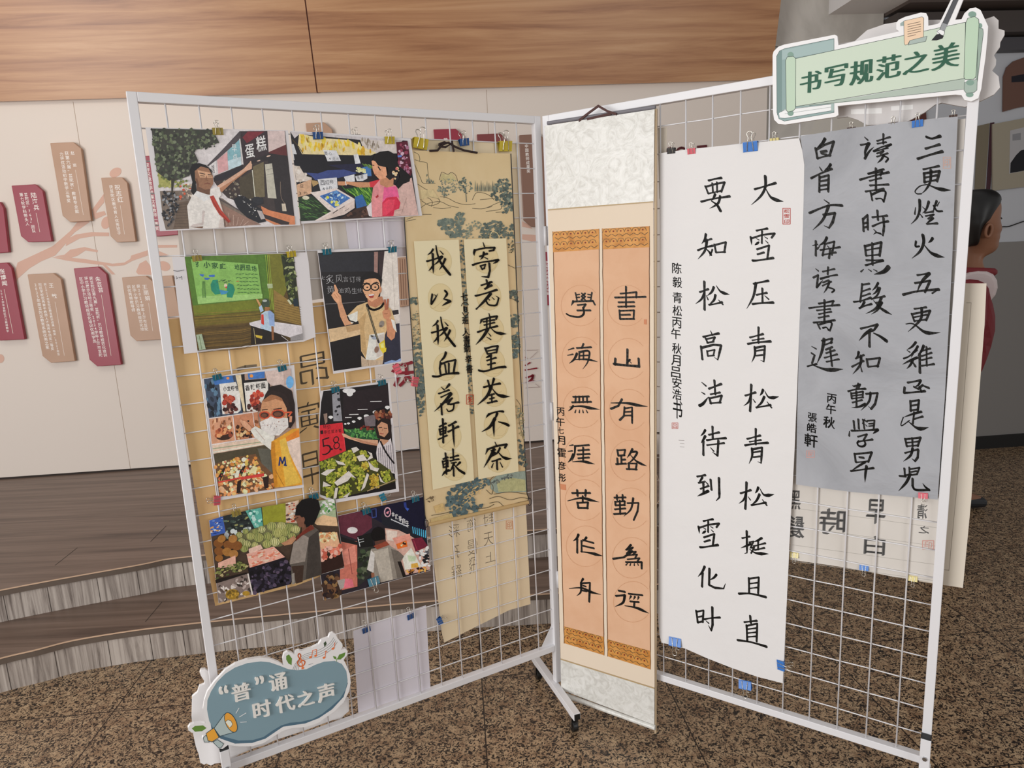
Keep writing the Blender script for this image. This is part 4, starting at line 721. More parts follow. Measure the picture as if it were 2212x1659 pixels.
    p.poly('343028', "385,860 425,860 405,1040 388,1040"); p.scatter(['26262b', '1a1a1e', '3c3e44', '8a8c90'], "250,1010 470,1040 480,1230 370,1450 322,1470", 80, (12, 34), .6, seed=9)
    p.scatter(['b8a898', 'c0563a', '8a8078', 'd8c8b8'], "470,960 640,900 650,1080 480,1120", 30, (8, 22), seed=10)
    p.poly('c9a088', "935,950 1060,870 1250,745 1330,660 1352,690 1350,745 1290,770 1110,905 985,1020"); p.poly('c9a088', "1305,700 1332,650 1345,660 1340,720")
    p.poly('a8775a', "950,985 1110,890 1280,765 1290,772 1110,910 990,1025")
    p.poly('ddd3ce', "575,1190 610,1120 660,1000 850,1055 850,985 960,960 985,1058 955,1092 1000,1240 1022,1450 600,1462 590,1330"); p.poly('c2b6b2', "760,1240 790,1250 770,1420 620,1436 640,1410 750,1390"); p.poly('cabeb8', "955,1092 1000,1240 1022,1450 950,1452 980,1280")
    p.poly('6a4a3a', "690,930 860,940 845,1055 760,1040 690,1000"); p.poly('e6deda', "662,1000 840,1058 850,1100 780,1135 670,1060")
    p.poly('6a4a38', "596,1440 690,1436 770,1432 760,1455")
    p.poly('141013', "605,760 640,690 720,676 800,700 870,760 880,850 800,760 700,770 680,930 690,1010 650,1060 622,1010 640,900")
    p.poly('8f674e', "668,770 740,715 830,740 885,830 890,920 850,985 790,995 720,960 672,880"); p.poly('c69a7a', "700,760 850,790 885,850 730,850")
    p.poly('6e4a38', "672,860 700,860 720,950 690,930"); p.line('2c1c18', 9, "725,795 760,800 790,810"); p.line('2c1c18', 9, "825,815 870,810"); p.line('3a241c', 7, "735,825 785,832"); p.line('3a241c', 7, "830,832 872,830"); p.line('7c4a3a', 12, "785,925 820,915 850,925"); p.line('7a543e', 7, "812,830 800,880 825,885")
    p.poly('ab3a2c', "845,1075 890,1062 985,1240 1095,1370 1075,1392 960,1290 890,1180"); p.line('7c2620', 8, "870,1110 960,1260 1080,1385")
def market(p):
    p.poly('1d1a20', "150,300 1550,410 1680,1300 275,1370"); p.poly('bcb6b8', "150,300 1500,402 1440,450 1200,420 1000,400 260,330 200,380")
    p.poly('c9c0bb', "980,385 1420,425 1430,560 1180,570 1020,500"); p.scatter(['9a8e80', 'b0a698', '7e7264'], "990,390 1220,410 1190,520 1050,500", 24, (18, 40), .35, 85, 2)
    p.poly('d9c796', "255,325 385,350 560,380 850,400 1010,480 1180,555 1110,585 290,570 240,470"); p.scatter(['d8b22c', 'e0bf42', 'c69a26', 'ddca80'], "260,335 560,385 860,410 1150,550 300,545", 60, (24, 62), .34, 82, 3, 8, .15)
    p.line('4a3c1c', 8, "170,390 250,480 300,560"); p.poly('c4c6ca', "160,450 190,450 250,640 190,640")
    p.poly('14121a', "190,570 1140,590 1180,880 900,800 700,850 420,880 330,800 210,700"); p.poly('36447c', "320,790 480,800 600,760 880,750 940,800 700,860 450,880 400,830"); p.poly('1c1c38', "600,700 980,680 1120,720 1120,850 960,800")
    p.poly('3e6ea8', "980,740 1110,700 1120,830 1050,830"); p.scatter(['cfd08a', 'e8e0a8'], "905,735 1040,740 1050,790 950,780", 16, (10, 22), seed=6); p.scatter(['5a7a34', '7a9a44'], "1000,690 1130,700 1120,750", 14, (20, 40), .2, 40, 7)
    for q in ("540,520 700,525 755,650 595,655", "905,575 960,570 990,680 925,685", "790,840 915,810 922,895 820,912", "925,835 1070,800 1070,860 1015,890 945,890", "475,870 705,848 718,975 640,1020 520,1042"): p.poly('cfd0d4', q)
    for ch, x, y, s in (('菜', 575, 560, 40), ('心', 625, 562, 36), ('4', 620, 625, 24), ('元', 670, 628, 34), ('斤', 715, 628, 28), ('西', 535, 910, 56), ('红', 590, 905, 48), ('柿', 640, 900, 44), ('4', 545, 985, 30), ('元', 590, 985, 40), ('斤', 630, 975, 40), ('毛', 960, 850, 34), ('豆', 1005, 840, 34)): p.glyph('2a2a34', ch, x, y, s, s * 1.1)
    p.poly('c8bdb3', "195,705 260,715 330,830 405,850 405,885 225,905"); p.scatter(['d8d0c8', 'b4a89c'], "200,720 260,730 390,860 230,895", 16, (12, 30), seed=8)
    p.poly('c59f80', "228,935 400,870 405,1040 238,1085"); p.glyph('3a2820', '豆', 285, 950, 44, 44); p.glyph('3a2820', '3', 265, 1040, 26, 40); p.glyph('3a2820', '元', 330, 1030, 44, 40); p.poly('a88a5c', "400,880 470,890 490,920 420,960")
    p.poly('22331f', "243,1085 420,1075 640,1250 520,1352 272,1368"); p.scatter(['3d6434', '57803e', '18241a'], "250,1100 420,1090 620,1250 500,1345 280,1360", 70, (24, 60), .13, 18, 9); p.ell('cdc8b0', 335, 1090, 42, 24, 5)
    p.poly('22581f', "780,985 1130,950 1140,1200 1050,1210 930,1080"); p.scatter(['6fa03a', '8fbf4a', '3d7030'], "800,990 1125,960 1130,1190 1060,1190 940,1080", 70, (30, 80), .08, 55, 10); p.poly('2f5f9a', "920,1080 1010,1050 1070,1190 940,1220")
    p.poly('d9cbc6', "385,1025 440,1020 700,975 918,1105 918,1210 520,1362 440,1364 640,1250 600,1230"); p.poly('3d6cae', "500,1070 700,1000 868,1095 680,1215"); p.scatter(['5f93cc', '2c4f88', 'b9cfe0'], "520,1070 700,1010 850,1095 690,1200", 34, (14, 34), .5, seed=12); p.scatter(['c9c84a', 'd8d870'], "560,1100 640,1060 760,1190 660,1190", 6, (18, 26), seed=13)
    p.poly('cdbcb4', "500,1358 640,1270 918,1118 918,1212 800,1290 540,1362"); p.line('3a3436', 9, "660,1275 720,1235"); p.line('3a3436', 6, "740,1225 800,1190"); p.line('3a3436', 5, "800,1250 850,1220")
    p.poly('39261f', "740,1345 930,1222 1100,1175 1130,1325"); p.scatter(['5a3e32', '2a1a16'], "800,1320 940,1230 1110,1190 1120,1310", 26, (14, 34), seed=14); p.poly('d6d0d2', "1060,1200 1130,1130 1150,1320 1090,1310")
    p.poly('c6a69e', "1390,960 1600,850 1680,1300 1385,1312"); p.line('a5857c', 6, "1540,1090 1480,1280"); p.line('a5857c', 6, "1400,1250 1500,1230")
    p.poly('55182a', "1415,425 1550,415 1605,780 1560,900 1450,800 1430,600"); p.scatter(['8a3a52', '3a0f1e', 'a06a84', 'c0a0b0'], "1425,440 1545,430 1590,800 1500,820 1440,650", 44, (10, 30), seed=15); p.poly('5b7ac0', "1430,585 1480,580 1480,605 1435,608")
    p.poly('c08a66', "715,895 800,895 950,905 1105,905 1115,965 980,970 840,930 780,945 720,940"); p.line('e8e0d8', 9, "805,890 818,940"); p.poly('c3303e', "1095,902 1230,868 1180,975 1105,962")
    p.poly('e88a8e', "1140,965 1225,868 1425,950 1460,1150 1400,1200 1385,1312 1128,1322 1118,1120"); p.poly('d65a8a', "1270,960 1420,955 1450,1090 1400,1080 1250,1150"); p.poly('c22846', "1248,1150 1300,1090 1420,1075 1466,1150 1450,1220 1395,1240 1380,1308 1250,1312"); p.poly('e2405a', "1260,1160 1320,1110 1400,1110 1380,1230 1290,1300 1255,1300"); p.poly('a82a34', "1165,1080 1200,1050 1205,1080 1180,1095")
    p.poly('b98262', "1225,840 1385,850 1380,950 1300,970 1222,930"); p.poly('d49a78', "1120,650 1180,630 1290,720 1310,850 1215,872 1155,810 1135,760"); p.poly('120e10', "1130,640 1160,570 1220,540 1320,528 1400,570 1440,690 1445,770 1390,850 1330,860 1310,730 1200,705 1165,655"); p.ell('d49a78', 1250, 760, 28, 44, -10); p.line('120e10', 14, "1200,720 1225,760"); p.poly('1b1614', "1290,840 1330,780 1380,850 1340,880")
    p.poly('100c0e', "1425,700 1500,750 1585,830 1575,895 1500,925 1440,985 1405,940 1460,850 1440,760"); p.scatter(['d9bb90', 'c06060', 'e8d8c0'], "1370,770 1440,720 1450,790 1400,880", 16, (10, 22), seed=16); p.line('2a1a16', 8, "1128,700 1150,705"); p.line('9a5a4a', 8, "1150,805 1175,812")
def board(p):
    p.poly('5a4622', "325,245 1625,205 1740,1240 480,1370"); p.poly('4f7426', "325,245 1310,215 1335,760 425,840"); p.poly('6c7420', "423,830 1335,745 1380,900 440,960"); p.poly('6a5f1f', "440,955 1400,880 1420,1010 455,1080")
    R = random.Random(4)
    for i in range(30):
        y = 880 + i * 16
        p.line(R.choice(['47361a', '87692f', '6d5426', '3c2c16']), R.uniform(3, 6), [(440 + i * 1.6, y + 50), (700, y + 30 + R.uniform(-6, 6)), (1000, y + 10 + R.uniform(-6, 6)), (1380 if i < 9 else 1120, y - 20)])
    p.poly('6e6d22', "1310,215 1500,210 1545,640 1400,980 1340,700"); p.poly('8a7038', "1390,640 1690,850 1722,1065 1400,985")
    for i in range(8): p.line('5a4420', 4, [(1400, 760 + i * 30), (1715, 850 + i * 28)])
    for i in range(3): p.line('8fa83c', 7, [(1290 + i * 22, 230), (1355 + i * 16, 880)])
    p.poly('262d16', "1475,225 1625,208 1690,840 1580,800 1545,640"); p.scatter(['3c4a20', '57632c', '1a2010', '98a070'], "1480,230 1620,215 1680,820 1580,760 1500,400", 60, (16, 44), .5, seed=5); p.poly('c0c2a4', "1548,765 1570,755 1610,810 1590,822"); p.poly('1b2a34', "1620,750 1670,740 1690,840 1630,840")
    p.poly('a3b088', "1310,570 1375,570 1378,620 1318,625")
    p.poly('80b058', "400,275 1200,335 1255,745 485,812"); p.poly('96c070', "480,720 1255,690 1255,745 485,812")
    for ch, x, y, w, h in (('小', 590, 343, 84, 76), ('家', 686, 352, 78, 76), ('庭', 780, 360, 76, 70), ('班', 478, 340, 44, 70)): p.glyph('1c4a26', ch, x, y, w, h, .02)
    for i, ch in enumerate('地圈现场'): p.glyph('1c4a26', ch, 948 + i * 68, 370 + i * 6, 58, 70, .015)
    for q in ("500,455 560,458 545,485 520,478", "612,465 685,460 682,488 618,486", "555,498 632,500 600,526 570,520"): p.poly('3866b4', q)
    p.poly('1f8268', "635,580 660,525 720,520 750,690 690,700 645,650"); p.poly('1f8268', "830,620 850,560 905,580 925,640 895,735 830,732"); p.poly('3c86b0', "740,640 850,660 820,690 760,700"); p.ell('e4c8b0', 815, 590, 20, 22); p.ell('c04a3a', 822, 612, 12, 12); p.scatter(['3a5a34', '2c4a3a'], "700,525 900,520 900,555 700,560", 18, (8, 18), .3, 0, 7)
    for i in range(6):
        for k in range(7): p.line('2f5c2c' if (i, k) != (2, 0) else 'c0402c', 8, [(935 + k * 38 + i * 5, 455 + i * 44 + R.uniform(-6, 6)), (955 + k * 38 + i * 5 + R.uniform(0, 10), 455 + i * 44 + R.uniform(-8, 8))])
    for i in range(3): p.line('2f5c2c', 6, [(535 + i * 16, 540), (545 + i * 14, 735)])
    p.poly('9aaa90', "462,1180 530,1168 578,1352 500,1362"); p.line('6a7a58', 8, "500,1190 530,1350")
    p.poly('241a12', "1120,1070 1250,1105 1500,1190 1570,1256 1120,1298"); p.poly('cbc6ca', "1098,1035 1240,1000 1722,1070 1735,1160 1590,1212 1400,1150 1250,1110 1105,1065"); p.poly('8d898a', "1590,1205 1735,1160 1740,1238 1590,1252"); p.poly('c7ad3c', "1170,1180 1255,1192 1248,1228 1180,1208"); p.line('a89a6a', 7, "1150,1100 1175,1290"); p.line('cfcac6', 6, "1480,1190 1560,1250")
    p.poly('c4925f', "1175,750 1200,755 1242,825 1222,845"); p.poly('a3bde2', "1212,850 1244,822 1268,890 1232,915"); p.ell('39483a', 1295, 800, 48, 56); p.ell('a8b0a8', 1282, 772, 28, 14); p.poly('98683c', "1285,845 1345,850 1335,905 1280,910")
    p.poly('aec4e8', "1238,930 1290,895 1350,890 1395,930 1402,1075 1355,1148 1232,1105"); p.poly('8aa2cc', "1320,900 1350,890 1395,930 1400,1070 1340,1070"); p.poly('c83a2a', "1240,935 1268,935 1275,1062 1240,1045"); p.poly('1d1714', "1255,1108 1370,1146 1382,1275 1262,1285"); p.poly('8a5a38', "1360,1075 1388,1078 1392,1240 1368,1248")
    p.org, p.sc = (340, 510), 5.53
    p.line('3c3a40', 6, "190,410 240,420 320,405"); p.line('3c3a40', 5, "190,490 205,500 200,515"); p.line('3c3a40', 5, "225,480 240,505 225,510"); p.line('3c3a40', 5, "255,490 270,500 290,480 295,520")
def glasses_boy(p):
    p.poly('1a1618', "370,200 1310,160 1360,1495 558,1612"); p.poly('26262c', "378,210 1038,190 1042,420 402,430")
    p.poly('96746c', "1040,190 1086,188 1082,470 1040,430"); p.poly('35292a', "1086,188 1165,182 1135,720 1100,470"); p.poly('d8d0c8', "1165,182 1310,160 1350,1040 1250,1055 1225,880 1110,745"); p.line('bdb4ac', 8, "1250,180 1290,880"); p.poly('2a2628', "1255,890 1330,880 1336,932 1265,942")
    for ch, x, y, s in (('火', 425, 500, 50), ('炙', 512, 515, 100), ('风', 622, 508, 84), ('言', 702, 515, 62), ('订', 780, 518, 66), ('得', 850, 515, 56), ('黄', 520, 640, 84), ('油', 645, 650, 56), ('鸡', 722, 650, 70), ('生', 805, 652, 64), ('蚝', 868, 650, 50)): p.glyph('c3c3c6', ch, x, y, s, s * 1.05, -.02)
    p.line('6a6668', 8, "460,812 700,800 930,780"); p.poly('cdb089', "495,1112 880,1045 895,1172 515,1268"); p.poly('b5946c', "700,1080 880,1048 890,1110 720,1150"); p.poly('171214', "515,1268 895,1175 895,1560 558,1612")
    p.poly('2b2b3b', "1150,1090 1342,1040 1360,1480 1140,1532"); p.poly('8aa2cc', "1160,1512 1250,1480 1300,1490 1358,1460 1360,1495 1165,1530"); p.poly('ccc4bc', "1250,960 1345,940 1345,1035 1270,1050")
    p.poly('cc9672', "600,800 652,785 710,940 785,1050 690,1072 635,960"); p.poly('d29c78', "528,705 560,660 600,665 645,710 655,790 600,806 560,760"); p.poly('d29c78', "560,580 578,580 612,650 606,700 575,690"); p.line('a8704e', 5, "560,690 600,740"); p.line('a8704e', 5, "590,680 625,730")
    p.poly('ccae80', "715,955 840,830 950,790 1150,785 1250,880 1290,1010 1312,1150 1200,1100 1170,1180 1150,1485 950,1480 885,1372 870,1090 850,1010 770,1050"); p.poly('b8986a', "850,1010 950,900 920,1100 960,1460 890,1370 870,1090")
    p.poly('e0d8cf', "725,950 845,895 840,1018 772,1045"); p.line('1a1614', 16, "722,960 745,1010 840,1040"); p.poly('ded7d0', "985,1180 1165,1150 1145,1425 1050,1482 938,1476"); p.poly('c9c0b8', "1060,1200 1160,1160 1145,1420 1070,1450")
    p.poly('bca68e', "885,1430 950,1478 1150,1482 1140,1532 890,1562"); p.line('8a745c', 7, "965,1480 975,1545")
    p.poly('b87c5c', "960,740 1135,720 1160,790 1060,855 968,825"); p.line('16100f', 26, "955,815 990,865 1050,880 1120,850 1155,800", True)
    p.poly('d8a47e', "905,550 930,510 1080,505 1112,560 1118,660 1075,745 1010,785 945,730 905,650"); p.ell('c08460', 1115, 640, 16, 36); p.poly('141011', "880,620 893,500 950,432 1030,424 1100,450 1138,520 1125,600 1098,520 1020,495 925,525 905,590")
    for x, y in ((955, 610), (1050, 608)): p.line('14100f', 13, [(x + 46 * cos(a), y + 40 * sin(a)) for a in [k * pi / 9 for k in range(19)]]); p.ell('2a1c18', x + 4, y + 2, 13, 9)
    p.line('14100f', 11, "995,605 1010,603"); p.line('241813', 13, "915,570 950,560 985,568"); p.line('241813', 13, "1030,565 1070,552 1095,565"); p.poly('a23c34', "965,700 1045,690 1030,735 990,740"); p.poly('f0e8e0', "970,700 1042,692 1036,708 978,714"); p.line('b87c5c', 8, "1005,640 1000,668 1022,670"); p.ell('7a5040', 935, 700, 5, 5)
    p.poly('c48866', "1185,985 1250,985 1298,1120 1285,1215 1245,1248 1195,1195"); p.poly('c48866', "1138,905 1160,880 1225,878 1245,950 1200,1005 1155,980"); p.poly('a8644a', "1158,755 1180,755 1196,880 1168,885"); p.poly('a8644a', "1196,748 1218,750 1210,875 1186,880"); p.line('8a5038', 6, "1160,930 1200,925"); p.poly('ded7d0', "1240,990 1285,1010 1312,1150 1270,1100")
    p.line('2c2926', 22, "950,820 1000,980 1060,1170 1095,1270"); p.line('a89a72', 5, "955,850 1010,1010 1085,1240"); p.poly('e2c234', "1098,1285 1165,1238 1180,1375 1148,1402 1112,1352"); p.poly('f0dc80', "1115,1290 1155,1270 1160,1330 1125,1340"); p.poly('e2c234', "1150,1370 1188,1330 1182,1385")
    p.ell('8a8078', 1130, 1050, 30, 42, 20); p.ell('6a6058', 1120, 1075, 20, 14); p.ell('9aa2b0', 1035, 1210, 36, 22, 30); p.ell('4a443e', 1015, 1195, 20, 10, 20); p.ell('8a6a5a', 1070, 1355, 26, 40, 15)
def mask_girl(p):
    p.poly('a58a7a', "185,270 1050,165 1165,1325 340,1445"); p.poly('3d4a5e', "185,270 520,228 575,610 240,662"); p.scatter(['28303e', '5a7a94', '1c2028'], "190,290 330,280 370,640 245,655", 30, (20, 50), .5, 80, 2)
    p.poly('3f70b4', "270,258 470,236 485,300 295,330"); p.ell('d8884a', 425, 262, 15, 14); p.poly('1c1a1c', "520,228 590,222 610,590 570,600"); p.poly('d6c6a6', "500,232 555,226 600,590 580,592"); p.poly('191718', "575,285 842,262 846,560 600,600")
    p.poly('dcd5d0', "340,320 505,300 545,420 555,580 520,612 372,622"); p.poly('dcd4ce', "585,310 825,285 830,540 700,590 612,590"); p.poly('3f70b4', "622,215 790,195 792,262 632,275"); p.ell('e08a3a', 660, 240, 17, 17)
    for i in range(4): p.glyph('1d1a1a', '小龙虾馆'[i], 395 + i * 38, 368 + i * -2, 34, 52, .02); p.glyph('1d1a1a', '香辣虾面'[i], 620 + i * 52, 360 - i * 8, 46, 58, .02)
    p.scatter(['a83a2c', 'b8523c', '8a2c24', '7a4034'], "360,450 430,410 480,460 470,560 380,560", 26, (16, 34), seed=3); p.scatter(['5a2a24', '3a1c1a', 'b89080'], "380,540 510,520 520,600 390,612", 20, (12, 30), seed=4); p.scatter(['b83a2c', 'c2563e', '8f2e24'], "650,450 730,380 770,440 720,530 660,540", 28, (16, 34), seed=5); p.scatter(['5c3028', '3a2220'], "620,540 760,500 740,580 630,590", 20, (12, 28), seed=6)
    p.poly('cdb8b0', "792,196 1050,165 1075,400 850,330 815,290"); p.poly('bba49c', "975,178 1050,165 1065,330 985,330"); p.ell('6aa6d8', 1042, 302, 38, 62)
    p.poly('c99374', "240,662 478,628 500,888 265,922"); p.poly('bd8060', "480,626 720,592 745,850 502,884"); p.scatter(['8a5a3c', 'a86a44', '7a4a34', 'd8a884'], "260,690 470,650 485,760 270,760", 24, (16, 36), .4, 90, 7); p.ell('3a241c', 390, 830, 88, 50, -8); p.ell('c8784e', 380, 790, 84, 38, -8); p.scatter(['a8583a', '8a4430', 'd89868'], "310,770 450,760 460,830 310,840", 22, (12, 26), seed=9); p.ell('e6d6b4', 440, 752, 22, 20)
    p.scatter(['7a4a2c', 'b06a3c', '4a2c20', 'c88a54', '2c1c18'], "510,720 720,660 735,840 520,870", 60, (12, 26), seed=10); p.scatter(['d8b888'], "510,830 620,780 600,870 530,870", 6, (14, 22), seed=11); p.line('d8ccc8', 10, "240,664 478,630 720,594"); p.line('d8ccc8', 9, "474,630 500,884"); p.line('d8ccc8', 7, "672,602 690,740"); p.line('d8ccc8', 12, "265,925 500,888 745,852")
    p.poly('d5bca8', "268,930 745,858 800,925 282,1015"); p.line('8a9a7a', 8, "275,965 770,895"); p.line('e6dcc8', 10, "278,1000 790,915"); p.poly('4c4433', "282,1018 800,928 860,965 880,1230 780,1210 300,1120"); p.poly('5c5a50', "720,960 850,965 870,1210 790,1215")
    p.poly('6c4c34', "296,1115 560,1040 700,1015 760,1110 890,1230 890,1362 340,1445"); p.scatter(['e0b860', 'd89858', 'e8cfa0', 'c8803c', 'efe2c6'], "300,1120 560,1045 720,1030 770,1210 320,1280", 110, (12, 28), seed=12); p.scatter(['e0b070', 'd8925c', 'ecd8ac', 'c87c44', 'e6a880'], "330,1300 780,1230 880,1240 885,1355 345,1435", 110, (14, 30), seed=13)
    for q in ("330,1240 380,1160 400,1160 350,1290", "540,1190 590,1130 600,1140 560,1240", "520,1290 560,1270 550,1400 510,1410", "770,1250 830,1235 830,1350 790,1365"): p.poly('2a1c18', q)
    p.line('c8423a', 14, "330,1300 520,1260 780,1215"); p.line('c8423a', 18, "560,1265 780,1230"); p.scatter(['7a9a4a', 'd8584a'], "320,1090 720,1040 750,1190 330,1270", 24, (6, 12), seed=14)
    p.poly('e2d6ce', "645,775 700,740 790,790 892,840 862,985 760,905 690,850"); p.line('bcaaa2', 7, "700,770 790,880"); p.poly('d09c7c', "540,680 600,690 650,740 665,765 640,795 575,740"); p.poly('d09c7c', "545,672 562,676 600,730 580,735")
    p.poly('dc9a34', "858,895 960,835 1060,770 1135,760 1165,1325 888,1352 852,1000"); p.poly('c07f26', "858,895 890,890 920,1340 888,1352 852,1000"); p.poly('e8b04c', "940,880 1010,850 1060,1100 1160,1300 1000,1340"); p.line('a8702a', 7, "900,1180 980,1330"); p.poly('e3c3b6', "1010,895 1060,855 1138,845 1165,1270 1090,1120 1040,1010"); p.poly('d87f2c', "1000,850 1130,770 1138,845 1010,895")
    p.line('27356e', 15, "935,1130 945,1050 968,1110 990,1048 1000,1128"); p.poly('27356e', "985,1110 1015,1130 1010,1140 980,1135")
    p.poly('251a18', "745,600 770,500 800,420 850,345 950,325 1060,385 1092,520 1095,690 1050,760 990,740 900,560"); p.poly('c18d68', "745,620 765,490 850,425 960,445 1040,560 1035,690 940,780 800,740 752,690"); p.poly('9a6848', "765,490 850,425 960,445 1000,500 900,470 800,500"); p.poly('2a1e1c', "800,430 870,385 1000,420 1050,560 1045,720 1020,690 1010,560 960,460 880,420 820,440")
    p.poly('dcd3cf', "742,700 850,645 1022,660 1028,745 935,832 850,832 758,770"); p.line('c0b4b0', 5, "750,740 860,720 1020,735"); p.scatter(['8a8088', '9a7a70'], "770,700 1000,680 1000,750 900,810 790,760", 16, (4, 8), seed=16)
    for x, y, rx, ry in ((790, 630, 48, 34), (925, 618, 62, 40)): p.ell('432a24', x, y, rx, ry); p.ell('6e4634', x - 5, y + 4, rx * .6, ry * .55); p.line('d25c3c', 13, [(x + rx * cos(a), y + ry * sin(a)) for a in [k * pi / 10 for k in range(21)]])
    p.line('d25c3c', 12, "838,628 864,625"); p.line('d25c3c', 14, "985,605 1060,600 1030,640"); p.line('3a241c', 9, "765,580 820,572"); p.line('3a241c', 9, "880,572 960,562"); p.poly('c99070', "1040,640 1065,640 1060,700 1035,700")
def grapes(p):
    p.poly('191416', "362,392 1003,310 1085,1365 470,1470 330,1420 322,1100 325,700 340,500"); p.poly('241b1f', "560,420 1000,330 1020,520 560,690")
    p.ell('d9d6d8', 618, 388, 66, 26); p.ell('f4f2f2', 625, 415, 32, 28)
    for a, b, c, d in ((830, 495, 940, 492), (705, 575, 800, 571), (620, 625, 710, 622), (580, 655, 640, 653)): p.line('e6e2e4', 7, [(a, b), (c, d)])
    for x, y, r in ((435, 650, 24), (722, 660, 22), (790, 638, 26), (664, 694, 18), (612, 712, 15), (580, 718, 12), (880, 600, 28), (1000, 552, 26)): p.ell('dcdadc', x, y, r, r * .6); p.ell('f6f6f6', x, y + r * .3, r * .5, r * .5)
    p.poly('8b8b92', "448,425 520,392 550,690 462,692"); p.scatter(['1c1a1e', '2a2a30'], "460,430 520,410 540,650 475,660", 8, (10, 22), seed=1); p.poly('6e6468', "765,650 880,620 880,740 780,745"); p.scatter(['6a3228', '8a4a34', '4a241e', '9a6a4c'], "880,600 1030,560 1040,690 900,700", 36, (12, 26), seed=2)
    p.poly('2a5232', "565,775 740,760 900,755 925,870 760,875 600,850"); p.scatter(['3f7a40', '58924a', '1c3a26', '6aa258'], "575,780 900,760 920,865 620,850", 60, (14, 32), .5, seed=3); p.scatter(['6a2420', '8a3a2c'], "730,740 860,740 860,770 740,775", 12, (10, 20), seed=4)
    p.poly('8a7468', "362,620 400,610 402,700 380,720"); p.poly('c72a34', "325,732 545,705 580,1000 520,1090 322,1088"); p.poly('d8424a', "545,705 552,705 588,1000 580,1000")
    p.glyph('241014', '5', 390, 940, 96, 165, -.02, shear=.15); p.ell('241014', 445, 968, 12, 10); p.glyph('241014', '8', 490, 905, 66, 130, -.02, shear=.15); p.line('241014', 7, "520,975 545,970"); p.line('241014', 7, "525,955 540,985")
    for i, ch in enumerate('特价'): p.glyph('241014', ch, 375 + i * 40, 745, 34, 42)
    for i, ch in enumerate('一串红提冰葡'): p.glyph('241014', ch, 345 + i * 36, 800 - i * 3, 28, 36)
    p.poly('cfa082', "545,812 575,815 640,850 760,870 905,880 905,938 760,912 620,868 560,845"); p.poly('b88468', "640,855 905,920 905,938 760,912")
    p.poly('c9c2c4', "895,940 930,870 1030,850 1060,1000 1080,1215 980,1192 905,1130 888,1010")
    for i in range(8): p.line('7a747c', 7, [(910 + i * 20, 960 - i * 6), (915 + i * 22, 1130 + i * 10)])
    p.poly('b98a6c', "930,830 1000,830 1010,890 960,930 925,890"); p.poly('241816', "878,760 895,695 950,660 1010,668 1040,730 1040,850 1010,880 900,860"); p.poly('c08e70', "898,740 940,695 1000,720 1010,800 970,850 920,830"); p.line('2a1c18', 7, "915,755 945,752"); p.line('2a1c18', 7, "965,760 995,762"); p.line('9a4a40', 9, "925,812 960,818"); p.line('9a6a50', 5, "950,765 945,790"); p.line('191416', 15, "930,890 985,1000 1065,1110", True)
    p.poly('3f401c', "325,1095 520,1015 640,960 760,980 890,1080 1030,1180 1082,1290 800,1385 470,1468 330,1418"); G = ['a9ab3e', '8d9632', 'bfb84e', '6d7a2a', '99a23c', '7f8a30']
    for q, n, s in (("330,1100 470,1050 500,1130 440,1180 335,1170", 60, 5), ("520,1030 640,975 700,1080 640,1130 540,1100", 70, 6), ("720,990 780,985 810,1050 760,1070", 30, 7), ("640,1130 740,1120 790,1300 720,1380 640,1240", 90, 8), ("745,1100 810,1100 810,1190 755,1190", 34, 9), ("830,1090 890,1080 900,1160 850,1150", 26, 10), ("930,1190 1020,1180 1030,1290 970,1310", 44, 11), ("825,1220 910,1220 910,1350 835,1370", 56, 12), ("510,1160 600,1130 590,1250 500,1240", 50, 13), ("400,1210 490,1200 470,1310 390,1300", 46, 14), ("360,1350 470,1330 480,1450 370,1440", 50, 15), ("520,1340 640,1310 640,1420 510,1460", 60, 16)):
        p.scatter(G if s not in (9, 12) else ['c2a63c', 'a98c30', 'b8b048'], q, n, (10, 15), 1, None, s, 8, .08)
    for q in ("335,1215 400,1172 485,1165 390,1235", "470,1300 615,1185 690,1262 640,1240 605,1285 500,1335", "785,1090 855,1055 845,1010 800,990 830,1030", "805,1085 870,1150 918,1160 900,1195 830,1172", "735,1385 795,1205 818,1225 775,1350", "910,1215 955,1290 985,1310 930,1292", "362,1290 440,1332 355,1345", "555,1445 630,1395 600,1450", "480,1355 508,1350 492,1458 462,1462", "640,960 690,945 720,975 660,1010", "480,1080 560,1100 585,1130 510,1120", "690,1040 760,1020 800,1080 720,1090"): p.poly('cfc8c0', q)
    p.line('a08a68', 10, "800,1385 1082,1272")
